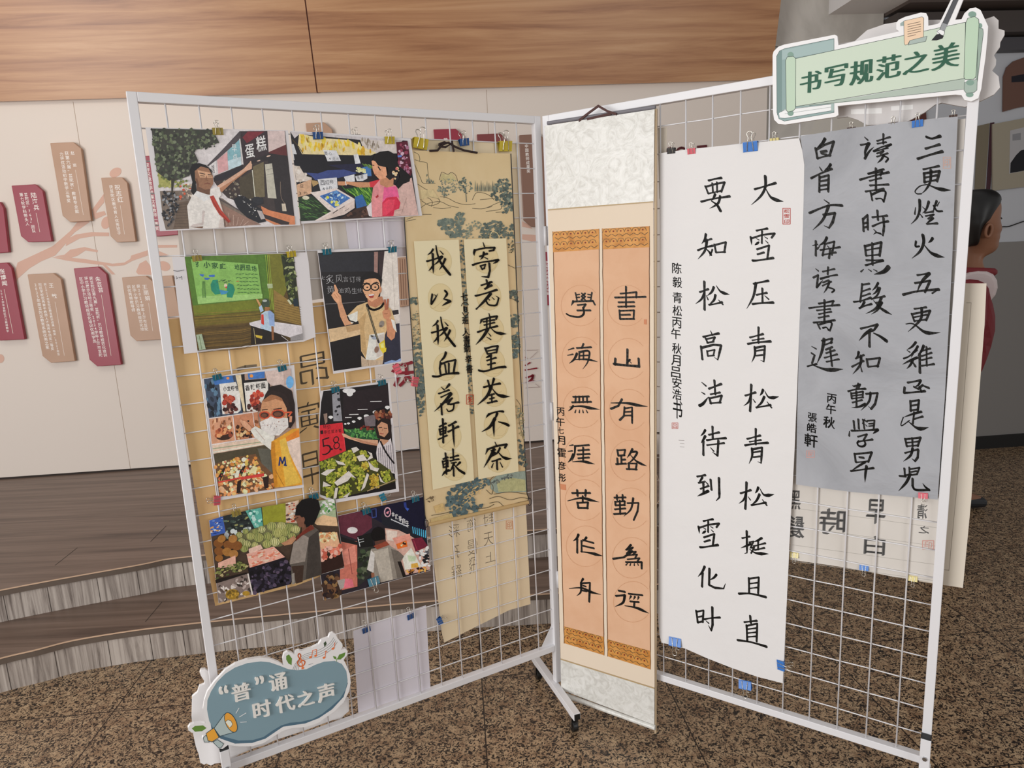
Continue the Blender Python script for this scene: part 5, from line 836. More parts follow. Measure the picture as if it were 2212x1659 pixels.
def melons(p):
    p.poly('46372c', "192,275 1195,100 1265,650 268,930"); p.poly('3a5aa6', "192,275 300,240 322,372 210,402"); p.scatter(['6a8ac8', '223a78', 'd89a4a', 'c8d0e0'], "200,285 295,255 315,360 212,385", 26, (8, 22), .4, -10, 1)
    p.poly('242a2a', "300,240 610,168 625,330 330,368"); p.scatter(['3c4a44', '5a6a5a', '161a1c', '8a8a5a'], "310,245 500,205 520,320 335,350", 34, (8, 22), .5, -10, 2); p.poly('57a294', "480,196 605,172 620,320 552,335"); p.scatter(['8ac8b8', '2f7068', 'b8d8d0'], "490,200 600,180 612,310 560,325", 20, (8, 20), seed=3); p.poly('8b8c2e', "612,168 800,135 803,310 625,330")
    p.poly('c4ac98', "800,135 905,112 890,330 803,310"); p.scatter(['b04a34', 'd89a70', 'e0d8d0', '6a4a40', '3a3034'], "805,140 900,120 890,300 810,300", 34, (8, 22), .6, -10, 4); p.poly('9fae8c', "1040,120 1190,100 1205,260 1010,300"); p.scatter(['d8e0d4', '3f7a44', 'e6e6e0', '6aa05c'], "1060,120 1185,110 1190,200 1060,230", 30, (10, 24), .6, seed=5); p.poly('d8b48c', "1010,280 1100,230 1205,250 1215,320 1050,310")
    p.poly('6a6a48', "380,400 560,335 720,285 930,300 900,420 760,480 480,520 420,470"); p.scatter(['a0a4a8', 'c0c8c8', '8a9a8a'], "330,360 560,330 420,410 260,430", 22, (10, 26), seed=6)
    R = random.Random(6)
    for x, y, r in ((690, 320, 38), (765, 318, 36), (830, 330, 34), (880, 345, 34), (735, 372, 42), (800, 368, 36), (610, 345, 30), (560, 365, 26), (660, 402, 36), (585, 410, 40), (520, 400, 32), (715, 445, 38), (780, 428, 34), (650, 462, 34), (490, 462, 32), (450, 440, 28), (430, 390, 26), (480, 360, 24), (470, 500, 30), (555, 470, 28), (850, 400, 30)):
        p.ell(R.choice(['a8a868', 'b8b47c', '9a9c5e', 'c0bc88']), x, y, r, r * .92, layer=None, n=14)
        for k in (-1, -.4, .2, .8): p.line(R.choice(['5c6a38', '717c44', '86874c']), 5, [(x + k * r * .45, y - r * .8), (x + k * r * .85, y), (x + k * r * .45, y + r * .8)])
    for x, y, r in ((265, 455, 40), (345, 470, 42), (410, 475, 44), (270, 520, 40), (335, 525, 40), (385, 540, 38), (290, 420, 34), (270, 575, 32), (380, 420, 36)): p.ell(R.choice(['8a5a2c', '9a6a34', 'a0703c', '7a4c26']), x, y, r, r * .85, R.uniform(-30, 30))
    p.poly('cfa08e', "262,612 400,552 405,640 262,655"); p.scatter(['6a7040', '84864c', '4c5430', 'a89a70'], "240,660 490,585 505,650 250,740", 60, (10, 24), .5, -20, 8); p.poly('e0a292', "488,540 705,482 795,565 515,655"); p.poly('e8b4a4', "505,500 600,465 620,500 510,540"); p.scatter(['d08068', 'f0c0ac', 'c87058'], "500,550 700,495 780,560 525,645", 46, (12, 24), .5, -15, 9)
    p.poly('15111a', "500,655 795,568 850,640 845,780 540,862"); p.scatter(['2c2636', '3a3446', '0c0a10', '55485c'], "510,660 790,580 840,640 835,770 545,850", 90, (10, 24), seed=10); p.poly('1a1412', "240,748 490,690 495,715 245,775")
    p.poly('7b6c66', "250,775 490,700 535,862 270,930"); p.scatter(['cfc6c0', '5a4c46', 'a89a94', '3c3430'], "260,785 480,710 525,855 280,920", 50, (12, 30), .5, seed=11); p.ell('96762c', 375, 862, 55, 42, -10); p.scatter(['b8923c', '6a5424'], "325,830 425,830 425,895 325,900", 18, (8, 14), seed=12); p.line('d0c8c2', 12, "500,700 535,862"); p.ell('a88430', 485, 855, 30, 20)
    p.poly('dba884', "1065,372 1210,368 1235,480 1075,505"); p.scatter(['e8c08c', 'c88a5c', 'f0d4ac'], "1070,375 1205,372 1225,440 1080,450", 50, (10, 18), seed=13); p.scatter(['d87a64', 'e8a898', 'b85a48'], "1075,500 1235,470 1245,540 1080,590", 44, (12, 26), seed=14); p.poly('2c1814', "1075,612 1250,545 1268,638 1085,702")
    p.poly('b08060', "765,455 800,440 865,395 885,420 850,462 790,475"); p.poly('57504a', "828,610 862,450 925,385 1020,320 1062,350 1078,520 1087,705 850,782 842,640"); p.poly('8a8078', "862,455 935,385 985,410 955,600 832,625"); p.poly('3c3632', "985,410 1060,350 1087,705 960,745"); p.poly('3a2a22', "846,640 945,630 935,762 885,778"); p.poly('8f8880', "848,700 870,690 872,778 850,782")
    p.poly('6a4838', "928,310 1012,290 1030,345 930,385"); p.poly('7c5240', "872,238 890,200 945,240 950,330 905,325"); p.poly('0d0a0c', "875,235 885,160 930,108 1000,92 1062,112 1078,180 1045,265 1025,305 965,330 945,270 915,235"); p.ell('7c5240', 940, 268, 13, 22); p.line('1c1614', 5, "868,262 900,250"); p.poly('6c2c22', "885,405 1000,308 1030,335 930,395 880,440")
def stall(p):
    p.poly('28222a', "1022,283 1895,85 1950,670 1105,905"); p.poly('5c2a38', "1100,262 1480,185 1490,330 1365,425 1210,370"); p.ell('f2ecec', 1332, 352, 28, 17); p.ell('e8d0d0', 1332, 352, 42, 26, layer=p.off + STEP * 2.5)
    p.poly('12122a', "1390,195 1895,85 1925,450 1700,340 1560,290"); p.poly('1b1e28', "1558,225 1580,215 1810,330 1915,380 1922,470 1570,305"); p.line('3a4a8a', 7, "1485,185 1520,180 1522,245 1490,252 1485,185"); p.poly('3a58b0', "1745,165 1785,180 1770,200"); p.poly('2a3a80', "1740,130 1760,130 1765,175 1745,170")
    p.line('e6aab8', 9, [(1612 + 24 * cos(a), 208 + 36 * sin(a)) for a in [k * pi / 8 for k in range(17)]]); p.line('d88a9a', 6, "1600,215 1625,200"); p.ell('d88a9a', 1612, 212, 9, 10)
    for i, ch in enumerate('金庭芽自主'): p.glyph('eaf0f4', ch, 1656 + i * 28, 226 + i * 17, 25, 44, .015, shear=-.3)
    for i in range(12): p.line('c8ccd4', 6, [(1640 + i * 11.5, 262 + i * 5), (1648 + i * 11.5, 272 + i * 5)])
    for i in range(7): p.line('4aa6cc', 8, [(1812 + i * 17, 325 + i * 5), (1818 + i * 16, 375 + i * 6)])
    p.poly('c07060', "1235,425 1370,440 1372,800 1232,832"); p.poly('d88a7a', "1240,520 1350,470 1370,600 1250,640"); p.line('8a4a44', 6, "1300,500 1330,700"); p.poly('1c1a1c', "1225,400 1370,445 1370,470 1230,440"); p.scatter(['6a4a34', '3a2820', '8a6a44', '241a1c'], "1100,720 1240,690 1225,870 1112,900", 50, (12, 30), seed=2); p.poly('a09690', "1210,752 1270,738 1285,800 1235,825"); p.poly('d8707e', "1275,735 1330,742 1345,802 1262,815")
    p.poly('131314', "1370,402 1482,372 1502,482 1380,492"); p.line('c8ccd0', 6, "1375,410 1392,480"); p.line('c8ccd0', 4, "1380,430 1420,420"); p.line('c8ccd0', 4, "1384,450 1424,440"); p.poly('2b2c2a', "1372,495 1500,480 1490,700 1375,805")
    p.scatter(['3c4a34', '22281e', '57604a'], "1385,520 1480,500 1480,700 1385,780", 30, (14, 34), seed=3); p.poly('c8a294', "1590,335 1700,350 1800,400 1930,480 1950,665 1745,712 1700,600 1600,470"); p.poly('e0c8bc', "1600,350 1690,360 1680,440 1610,430"); p.poly('e09484', "1650,415 1790,378 1800,440 1680,470"); p.poly('e06c2c', "1680,462 1762,432 1772,482 1692,502"); p.scatter(['f0e0a8', '3a1c14'], "1690,465 1760,440 1765,480 1700,495", 8, (6, 12), seed=4)
    p.poly('6c2034', "1800,420 1885,408 1935,480 1835,522"); p.line('a03a4c', 5, "1820,430 1850,515"); p.poly('dcd8cc', "1730,570 1800,490 1882,640 1750,668"); p.poly('b8c8a8', "1770,550 1840,560 1830,600 1780,600"); p.poly('e2a84a', "1800,620 1850,610 1860,645 1800,655"); p.scatter(['1c1c20', 'e6e6e6', '5a5a60', 'd8d8d4'], "1840,530 1930,490 1945,640 1890,640", 34, (10, 24), .7, seed=5); p.scatter(['d8903c', '6a3c1c', 'e0b060', '2c1a14'], "1750,670 1940,640 1950,668 1770,708", 26, (10, 20), .6, seed=6)
    p.poly('8d857b', "1448,665 1480,500 1535,490 1620,468 1690,515 1742,560 1705,622 1755,722 1560,768 1500,740 1490,690"); p.poly('b0a89c', "1500,520 1615,490 1655,745 1560,766"); p.poly('6a625a', "1640,500 1700,520 1742,560 1705,622 1752,720 1690,735"); p.poly('c8c4c0', "1448,665 1480,510 1510,540 1500,690"); p.poly('1c1614', "1690,600 1720,600 1760,720 1735,728"); p.poly('8a5a44', "1480,690 1505,690 1510,740 1485,735"); p.ell('0d0a0c', 1540, 388, 56, 62); p.poly('5a3a30', "1508,440 1590,425 1595,460 1515,475"); p.poly('8c4432', "1500,478 1600,438 1628,468 1530,505")
C1_ = ((300, 230), 5.53)
photo('street photo of a person in white shirt and red scarf pointing at a shop sign', .0095, "78,250 930,268 1780,285 1930,1420 250,1490", "", *C1_, street)
photo('photo of a child in a pink dress reaching over a vegetable stall', .0075, "145,290 900,335 1585,385 1725,1305 1000,1350 280,1402", "", (600, 230), 5.53, market)
photo('photo of a child pointing at a green poster on a brick wall', .004, "175,250 600,232 1785,193 1805,300 1890,1205 1740,1262 1200,1310 320,1407 240,800", "", (340, 510), 5.53, board)
photo('photo of a boy in round glasses making a V sign by a blackboard', .004, "362,172 1313,138 1345,800 1372,1508 960,1580 553,1646 450,900", "", (620, 510), 5.53, glasses_boy)
photo('photo of a child in red glasses and face mask at a food counter', .004, "165,268 1085,130 1135,750 1182,1350 760,1408 332,1482", "", (400, 760), 4.608, mask_girl)
photo('photo of a child beside heaped green grapes and a red price sign', .004, "335,388 1020,283 1116,1390 470,1506 322,1440 318,700", "", (620, 760), 4.608, grapes)
photo('photo of a dark-haired boy seen from the side at a melon stall', .0062, "190,273 1197,98 1267,652 266,932", "", (400, 1050), 3.687, melons)
photo('photo of a boy from behind at a night food stall', .004, "1020,281 1897,83 1952,672 1103,907", "", (400, 1050), 3.687, stall)

# landscape hanging scroll with two lettered strips
OLS = .0045
ls = tag(empty('hanging_scroll', LP.P(1010, 800, OLS)), 'landscape painting scroll with two pale lettered strips on the left stand', 'scroll'); ls.location.z = 0
LSP = "863,324 927,326 1031,330 1103.5,332 1112,520 1124,800 1138.5,1067 1143,1087 1030,1112 926,1136 918,1113 898,850 881,600 873,471"
sheet('painted_mount', LP, LSP, OLS, mottled('aged_silk', [(.35, 'dec496'), (.6, 'e6cfa4')], (1, 1, 1), 5, 4, .4, .75, spec=.2), ls, .001)
p = Print(LP, OLS + .0001, (860, 250), 4.74, 1.6)
IK, G1, G2, G3 = '4c4636', '5a645c', '6c7468', '47524e'
for l in ("160,370 210,400 220,460 170,450", "215,470 290,480 300,520 310,620 330,690", "170,500 230,640 260,690 380,690", "420,660 440,590 455,578 510,600 545,580 590,610 610,670", "200,700 300,760 360,760", "230,860 300,840 350,880 340,930", "210,960 300,900 430,880 520,920 620,940", "360,940 450,950 540,940", "250,1010 340,1010", "430,830 500,840 600,890 700,910 790,900", "760,860 800,790 870,790 940,820 980,860", "760,948 880,950 1000,900 1050,880", "900,980 1040,960 1060,930", "840,860 950,850 1010,850", "880,950 960,930", "1000,990 1060,985", "240,870 330,920 420,890 410,850 330,830", "80,1080 180,1060", "90,1060 150,1040"): p.line(IK, 5, l, True)
p.poly('a89c72', "430,655 450,590 510,605 545,585 600,660 520,690"); p.poly('b3a27a', "225,760 360,760 420,850 330,830 240,860")
p.scatter([G2, G3, '757a68'], "280,690 290,600 330,640 380,690", 24, (5, 22), .3, 90, 1); p.scatter([G2, G1, '7d8070'], "420,690 470,640 590,650 640,730 590,780 480,830 400,770", 90, (5, 13), seed=2); p.scatter([G2, G3], "620,680 680,620 740,680 770,740 700,800 620,750", 70, (5, 13), seed=3); p.line(G3, 7, "690,740 700,880"); p.line(G3, 5, "480,760 470,840")
for i in range(12): x = 790 + i * 20; p.poly(G3 if i % 2 else G2, [(x, 660 + (i % 3) * 20), (x + 7, 740), (x + 5, 775), (x - 6, 775), (x - 5, 740)])
p.scatter([G1, G3, '3f4a48', G2], "1000,700 1040,655 1140,645 1165,760 1170,960 1080,1010 1050,900 1000,860 950,820", 130, (9, 22), seed=4); p.scatter([G1, G2, '58645e'], "420,1060 560,1060 600,990 680,1000 690,1060 640,1120 700,1180 720,1255 560,1255 480,1190 410,1120", 150, (10, 24), seed=5); p.scatter([G2, '7a8070'], "690,1120 780,1080 860,1090 850,1150 760,1180 770,1250 700,1250", 70, (6, 14), seed=6); p.scatter([G1, G3, '56605a'], "880,1110 960,1080 1070,1090 1090,1140 1180,1080 1185,1255 820,1250", 150, (9, 20), seed=7); p.line('c9b68a', 7, "940,1250 960,1190 1010,1200 1040,1250", True)
p.org, p.sc = (860, 500), 4.147
p.scatter([G3, '5f6a60', IK], "985,100 1030,80 1040,160 1000,220", 30, (4, 9), seed=8); p.scatter([G1, '4a504c'], "1000,540 1060,520 1075,640 1010,600", 34, (7, 15), seed=9); p.scatter([G3, G1], "1005,750 1075,740 1085,860 1015,850", 40, (9, 18), seed=10); p.scatter([G1, G3, '5a6a6a'], "1020,930 1080,900 1090,1100 1035,1140", 60, (9, 18), seed=11); p.scatter([G1, '4b564e'], "105,600 165,590 168,650 112,650", 24, (7, 14), seed=12); p.scatter([G2, IK, '7a7a62'], "118,760 175,700 200,980 140,1000", 70, (4, 9), seed=13); p.scatter([G3, G1, '4f5a56'], "135,1000 215,1000 230,1500 180,1560 150,1200", 110, (8, 18), seed=14); p.scatter([G3, G1], "548,80 590,75 615,520 620,760 570,560", 60, (7, 15), seed=15); p.line(IK, 4, "1000,600 1060,620 1070,690", True); p.line(IK, 4, "985,300 1050,330", True)
p.scatter([G1, '46504c', G2], "600,560 625,780 660,1300 670,1659 640,1640 590,800", 90, (6, 13), seed=16)
p.org, p.sc = (860, 800), 4.147
p.scatter([G3, '55605c', '4a5652'], "165,100 240,60 240,300 200,440 175,300", 60, (8, 17), seed=17); p.scatter([G2, '8a805e'], "1050,300 1130,380 1130,620 1080,560", 60, (5, 11), seed=18); p.line(IK, 4, "1060,260 1100,330 1085,450 1120,600", True); p.scatter([G3, '3f4a4c'], "1075,600 1140,700 1150,860 1090,860", 40, (8, 16), seed=19)
p.poly('7d8a80', "830,990 900,930 1140,900 1150,1090 1000,1090 880,1100 830,1060"); p.poly('9a9a72', "880,1000 1000,960 1140,980 1145,1080 900,1090"); p.scatter(['46565a', '546668', '3f5054'], "490,1030 620,990 800,960 830,1020 700,1070 690,1200 780,1180 650,1320 490,1320 420,1170", 190, (10, 24), seed=20); p.scatter(['c4aa78', 'b59c6c'], "520,1080 760,1010 740,1100 600,1200", 34, (10, 26), .22, -35, 21); p.scatter(['4c5452', '5f6460'], "830,1000 1000,930 1040,950 860,1020", 40, (5, 12), seed=22)
for l in ("790,1070 840,1110 850,1040 820,990 860,950", "860,1110 1000,1090 1150,1110", "820,1150 900,1130 1000,1160 1100,1140 1165,1150", "820,1190 900,1180 960,1220 1060,1190 1150,1170", "700,1240 800,1230 860,1200", "300,1300 420,1280 480,1260", "250,1160 300,1140 320,1170"): p.line(IK, 5, l, True)
p.scatter(['5a4a38', '6a5a44'], "255,1140 320,1130 310,1180 260,1190", 14, (5, 11), seed=23); p.poly('b39a6a', "320,1220 400,1190 420,1260 340,1280"); p.poly('a89468', "290,1330 480,1280 500,1330 300,1390")
p.build('painting', ls, photo_mat())
for q in ("893.8,521 991,517.5 1024,1037.4 935,1058", "1001.8,517 1093.4,515 1120,1018.5 1033.6,1035.5"): sheet('writing_panel', LP, q, OLS + .0042, mat('pale_yellow_paper', 'f0e4be', .7, spec=.2), ls, .0003)
for L_ in (((949, 565), (951, 643), (958, 720), (963, 792), (965, 863), (970, 943), (982, 1008)), ((1050, 560), (1056, 640), (1062, 714), (1064, 784), (1068, 848), (1072, 918), (1076, 990))):
    for x, y in L_:
        p = Print(LP, OLS + .0044, (0, 0), 1, KL); p.ell('c6b68a', x, y, 27, 31, n=22); p.ell('cfbf94', x, y, 25.5, 29.5, n=22)
        for a in range(3): p.line('c0ad82', 1, [(x + 22 * cos(a * 2 + t), y + 8 + 16 * sin(a + t * 1.3)) for t in (0, .5, 1, 1.5)])
        p.build('medallion', ls)
ink(LP, OLS + .006, LEFT_SCROLL, INK, ls, 1.2)
small(LP, OLS + .006, (('七', 1003, 641, 15, 17), ('班', 1005, 692, 13, 17), ('人', 1007, 718, 17, 14), ('書', 1008, 734, 14, 20), ('勤', 1009, 752, 14, 18), ('辛', 1012, 776, 14, 17), ('書', 1014, 797, 14, 18), ('1', 1003, 667, 3, 11), ('3', 1007, 668, 5, 12)), ls, weight=.004, nib=.015)
for l in ("997,661 1000,655 1008,654 1012,659", "999,675 1003,681 1009,680 1012,675"): p = Print(LP, OLS + .006); p.line(INK, 1.6, l, True); p.build('small_character', ls)
seal(LP, OLS + .0064, 'a83a22', 1015.5, 863, 15, 20, '朱', ls, 1.3)
eb = MB()
for q in ([(863, 324), (873, 471), (881, 600), (898, 850), (918, 1113), (920, 1122)], [(1103.5, 332), (1112, 520), (1124, 800), (1138.5, 1067), (1143, 1078)]): eb.tube([LP.P(x, y, OLS + .0008) for x, y in q], .0016, 6)
eb.build('edge_binding', mat('black_binding', '16110f', .6), ls)
rb = MB(); rb.tube([LP.P(927, 1133, OLS + .004), LP.P(1141, 1085, OLS + .004)], .006, 14); rb.build('roller', mat('aged_roller', 'c4a674', .7), ls)
kb = MB()
for x, y in ((921, 1131), (1144, 1084)): kb.tube([LP.P(x + 4 * cos(a), y + 8 * sin(a), OLS + .005) for a in [k * pi / 7 for k in range(14)]], .0011, 6, True)
kb.build('roller_knob', mat('black_binding', '16110f', .6), ls)
hb = MB()
for q in ([(928, 326), (945, 325), (956, 312), (968, 308), (985, 318), (1003, 325), (1031, 330)], [(948, 312), (960, 307), (974, 311), (962, 318), (950, 316), (948, 312)], [(976, 304), (980, 328)]): hb.tube([LP.P(x, y, OLS + .003) for x, y in q], .0032, 8)
hb.build('hanging_cord', mat('dark_cord', '2a1614', .7), ls)
# ------------------------------------------------------------------ binder clips
CLIP = {'yellow': 'c9b43a', 'olive': 'a3924a', 'blue': '3f7ccc', 'darkblue': '2c5590', 'teal': '1f6f86', 'pink': 'd8606e', 'cream': 'e3d490', 'black': '1c1a1c', 'brown': '4a3632'}
def clip_body():
    mb = MB(); t = .02; h0, h1, zs, zj = -.40, .22, .23, .035
    for s in (-1, 1):
        a = [Vector((-.5, h1, s * zs)), Vector((.5, h1, s * zs)), Vector((.5, h0, s * zj)), Vector((-.5, h0, s * zj))]
        mb.prism(a, (0, 0, -s * t))
        mb.tube([(-.5, h0, s * zj), (.5, h0, s * zj)], .035, 8)
    mb.prism([(-.5, h1 + .01, -zs), (.5, h1 + .01, -zs), (.5, h1 + .01, zs), (-.5, h1 + .01, zs)], (0, -t, 0))
    return mb
def clip_handle(s, tip):
    L = [(-.22, -.40, .075), (-.20, -.1, .165), (-.15, .24, .275), (-.105, .46, .30 + tip * .4), (-.13, .58, .31 + tip * .7), (-.185, .72, .32 + tip), (-.15, .86, .33 + tip * 1.2), (0, .91, .335 + tip * 1.25)]
    L = L + [(-x, y, z) for x, y, z in L[-2::-1]]
    mb = MB(); mb.tube(catmull([(x, y, s * z) for x, y, z in L], 3), .030, 6); return mb
m_wire = mat('clip_wire', 'c9c4bb', .22, 1.0)
_cm = {}
def mesh_from(mb, name, m):
    me = bpy.data.meshes.new(name); me.from_pydata(mb.V, [], mb.F); me.materials.append(m); me.update()
    for p_ in me.polygons: p_.use_smooth = True
    return me
hm1 = mesh_from(clip_handle(1, .02), 'clip_handle', m_wire); hm2 = mesh_from(clip_handle(-1, .16), 'clip_handle', m_wire)
def clip(plane, x, y, w, color, rot, off, label, body=True):
    a0 = plane.ab(x - w / 2, y, off)[0]; a1 = plane.ab(x + w / 2, y, off)[0]; sc = abs(a1 - a0)
    if color not in _cm:
        me = bpy.data.meshes.new('clip_body'); mb = clip_body(); me.from_pydata(mb.V, [], mb.F); me.materials.append(mat('clip_' + color, CLIP[color], .35)); me.update(); _cm[color] = me
    root = empty('binder_clip', (0, 0, 0)); X, Y, Z = plane.r, Vector((0, 0, 1)), plane.n; r = radians(rot)
    X2, Y2 = X * cos(r) + Y * sin(r), Y * cos(r) - X * sin(r)
    m = Matrix((X2, Y2, Z)).transposed().to_4x4(); root.matrix_world = Matrix.Translation(plane.P(x, y, off)) @ m @ Matrix.Scale(sc, 4); root.empty_display_size = .02
    tag(root, label, 'binder clip', 'binder clips on the stands')
    for nm, me in (('clip_body', _cm[color]), ('clip_handle', hm1), ('clip_handle', hm2)):
        o = bpy.data.objects.new(nm, me); COL.objects.link(o); o.parent = root
    return root
for pl, x, y, w, c, r, off, lab in (
 (LP, 470, 282, 23, 'olive', 2, .0105, 'olive binder clip at the top of the street photo'),
 (LP, 686, 291, 22, 'darkblue', 4, .0085, 'dark blue binder clip on the left part of the vegetable stall photo'),
 (LP, 768, 296, 20, 'black', 0, -.012, 'binder clip behind the vegetable stall photo with only silver wire loops showing'),
 (LP, 841, 301, 21, 'yellow', 2, .0085, 'yellow binder clip on the right part of the vegetable stall photo'),
 (LP, 908, 307, 30, 'yellow', -8, .002, 'large yellow binder clip left of the dark scroll cord'),
 (LP, 1002, 305, 20, 'darkblue', 8, .002, 'dark blue binder clip just right of the dark scroll cord'),
 (LP, 1090.5, 313, 27, 'yellow', 2, -.002, 'yellow binder clip at the top right corner beside the landscape scroll'),
 (LP, 425, 556, 21, 'olive', 4, .005, 'olive binder clip at the top left of the green poster photo'),
 (LP, 628.5, 547, 20, 'yellow', 6, .005, 'yellow binder clip at the top right of the green poster photo'),
 (LP, 705.5, 542, 19, 'teal', 4, .005, 'teal binder clip at the top left of the photo of the boy in glasses'),
 (LP, 847, 537, 18, 'teal', 2, .005, 'teal binder clip at the top right of the photo of the boy in glasses'),
 (LP, 469, 813, 20, 'teal', 8, .005, 'teal binder clip at the top left of the face mask photo'),
 (LP, 609, 794, 19, 'teal', 8, .005, 'teal binder clip at the top right of the face mask photo'),
 (LP, 724, 840, 18, 'teal', 6, .005, 'teal binder clip at the top left of the grape stall photo'),
 (LP, 824.5, 825, 17, 'teal', 6, .005, 'teal binder clip at the top right of the grape stall photo'),
 (LP, 859, 796, 20, 'pink', -70, .005, 'pink binder clip under the right corner of the photo of the boy in glasses'),
 (LP, 895, 824, 20, 'pink', 75, .006, 'pink binder clip on the left edge of the landscape scroll'),
 (LP, 467, 1081, 22, 'pink', 82, .005, 'pink binder clip at the lower left corner of the face mask photo'),
 (LP, 510, 1107, 20, 'olive', 8, .0065, 'olive binder clip at the top left of the melon stall photo'),
 (LP, 677.5, 1072, 20, 'teal', 8, .0065, 'teal binder clip above the dark hair in the melon stall photo'),
 (LP, 828, 1073, 17, 'teal', -70, .005, 'teal binder clip sideways at the lower edge of the grape stall photo'),
 (LP, 791, 1103, 18, 'teal', 10, .005, 'teal binder clip at the top middle of the night stall photo'),
 (LP, 897, 1077, 16, 'teal', 6, .005, 'teal binder clip at the top right of the night stall photo'),
 (LP, 807, 1257, 24, 'teal', 186, .005, 'teal binder clip upside down at the bottom of the night stall photo'),
 (LP, 791, 1359, 18, 'darkblue', 8, -.014, 'dark blue binder clip at the top left of the blank white paper'),
 (LP, 887.5, 1330, 17, 'darkblue', 8, -.014, 'dark blue binder clip at the top right of the blank white paper'),
 (LP, 951, 1340, 15, 'darkblue', -72, -.004, 'dark blue binder clip on the free left edge of the ivory paper'),
 (RP, 1450, 324, 17, 'black', 0, .003, 'black binder clip at the top left of the long white scroll'),
 (RP, 1494, 325, 17, 'pink', 0, .003, 'pink binder clip at the top of the long white scroll'),
 (RP, 1621.5, 314, 31, 'blue', 0, .003, 'large blue binder clip at the top of the long white scroll'),
 (RP, 1673, 303, 19, 'cream', 0, -.004, 'pale yellow binder clip at the top right of the long white scroll'),
 (RP, 1839, 279, 18, 'brown', 0, -.002, 'dark brown binder clip leftmost at the top of the grey sheet'),
 (RP, 1929, 269, 20, 'brown', 0, -.002, 'dark brown binder clip just left of the blue one atop the grey sheet'),
 (RP, 1982, 265, 24, 'blue', 2, .003, 'blue binder clip at the top right of the grey sheet'),
 (RP, 2059, 252, 18, 'brown', 0, -.002, 'dark brown binder clip at the top right corner of the grey sheet by the post'),
 (RP, 1459, 1388, 26, 'blue', 184, .003, 'blue binder clip at the lower left corner of the long white scroll'),
 (RP, 1689, 1437, 24, 'blue', -84, .003, 'blue binder clip sideways at the lower right edge of the long white scroll'),
 (RP, 1610, 1481, 27, 'blue', 186, -.009, 'blue binder clip hanging on the bare wire below the long white scroll'),
 (RP, 1716, 1200, 18, 'cream', 182, -.014, 'pale yellow binder clip at the lower left of the mirrored paper'),
 (RP, 1866.5, 1227, 20, 'blue', 182, -.014, 'blue binder clip at the bottom edge of the mirrored paper'),
 (RP, 1972, 1251, 20, 'cream', 182, -.014, 'pale yellow binder clip at the lower right of the mirrored paper'),
 (RP, 1994, 1072, 21, 'pink', 184, .003, 'pink binder clip at the lower right corner of the grey sheet')):
    clip(pl, x, y, w, c, r, off, lab)

# ------------------------------------------------------------------ back wall: painted tree, lettering, name plaques
p = Print(WP, .0008, (0, 200), 3.95, 1.0)
MU = 'd3ab99'
for q in ("90,1659 150,1450 300,1380 450,1310 520,1250 600,1180 700,1055 765,1105 640,1190 590,1240 560,1290 470,1390 350,1440 250,1500 150,1590 130,1659", "570,1250 650,1210 780,1190 930,1195 930,1225 800,1225 680,1245 560,1310", "465,1398 550,1383 600,1340 720,1318 835,1345 832,1363 730,1347 660,1392 600,1412",
          "440,1405 600,1408 720,1420 870,1445 960,1460 1060,1450 1110,1420 1120,1390 1260,1345 1260,1390 1130,1435 1060,1473 960,1482 905,1472 985,1552 955,1552 878,1472 700,1452 560,1432", "785,1000 885,865 890,935 825,1010 805,1085", "800,1032 890,1010 905,1040 815,1082",
          "1160,1530 1190,1460 1245,1430 1300,1500 1290,1555 1180,1552", "1340,1300 1510,1300 1510,1322 1340,1325", "1350,1350 1460,1395 1350,1400"): p.poly(MU, q)
p.ell(MU, 985, 682, 55, 38, -30); p.ell(MU, 905, 1110, 40, 55, 20); p.ell(MU, 3, 2270, 33, 38); p.ell(MU, 1400, 1480, 55, 40, 20)
p.org, p.sc = (0, 0), 1
p.poly(MU, "1128,506 1150,507 1190,512 1190,524 1150,522 1128,517")
p.poly(MU, "1128,478 1140,484 1150,494 1128,490")
p.build('painted_branches', bpy.data.objects['wall_back'])
m_tan = mottled('tan_plaque', [(.3, 'a98468'), (.6, 'b9937a')], (1, 1, 1), 2, 2, 0, .45); m_mar = mat('maroon_plaque', '93263a', .4)
def plaque(P_, m, cols, label, line=None, edge=True):
    o = sheet('name_plaque', WP, P_, .030, m, th=.026); bevel(o, .003); tag(o, label, 'plaque', 'plaques on the back wall')
    if cols:
        for t, x0, y0, x1, y1, s in cols: p = Print(WP, .0303); p.vcol('f3ece6', t, x0, y0, x1, y1, s, .008); p.build('text_column', o)
    if line:
        p = Print(WP, .0304); p.line('e8d8cc', .9, line); p.build('divider_line', o)
    return o
plaque("108,309 158,307 175,321 197,477 152,480 135,466", m_tan, [('赵  岩', 156, 326, 162, 361, .95), ('获第六届“普陀杯”教育专业能', 143, 326, 167, 461, .92), ('力评优活动初中数学三等奖', 132, 328, 149, 438, .92)], 'tall tan plaque in the upper row, right of the small maroon one', "163,367 180,464")
plaque("24.6,401 76,398 92.4,412.7 112,521.5 60.8,523 45,510", m_mar, [('陆海兵', 71, 415, 80, 455, .95), ('普陀区“763”团队', 55, 416, 74, 503, .92), ('第七轮学科带头人', 45, 416, 60, 488, .92)], 'small maroon plaque with three short columns, left of the tall tan one', "78,460 86,501")
plaque("218,384 263,382.8 274.7,395 293.5,521.5 253,523.5 238.5,510", m_tan, [('祝志红', 252, 398, 261, 438, .95), ('获普陀区教书育人优秀班子', 239, 399, 258, 508, .9)], 'tan plaque with one long column nearest the left stand, upper row', "260,444 269,506")
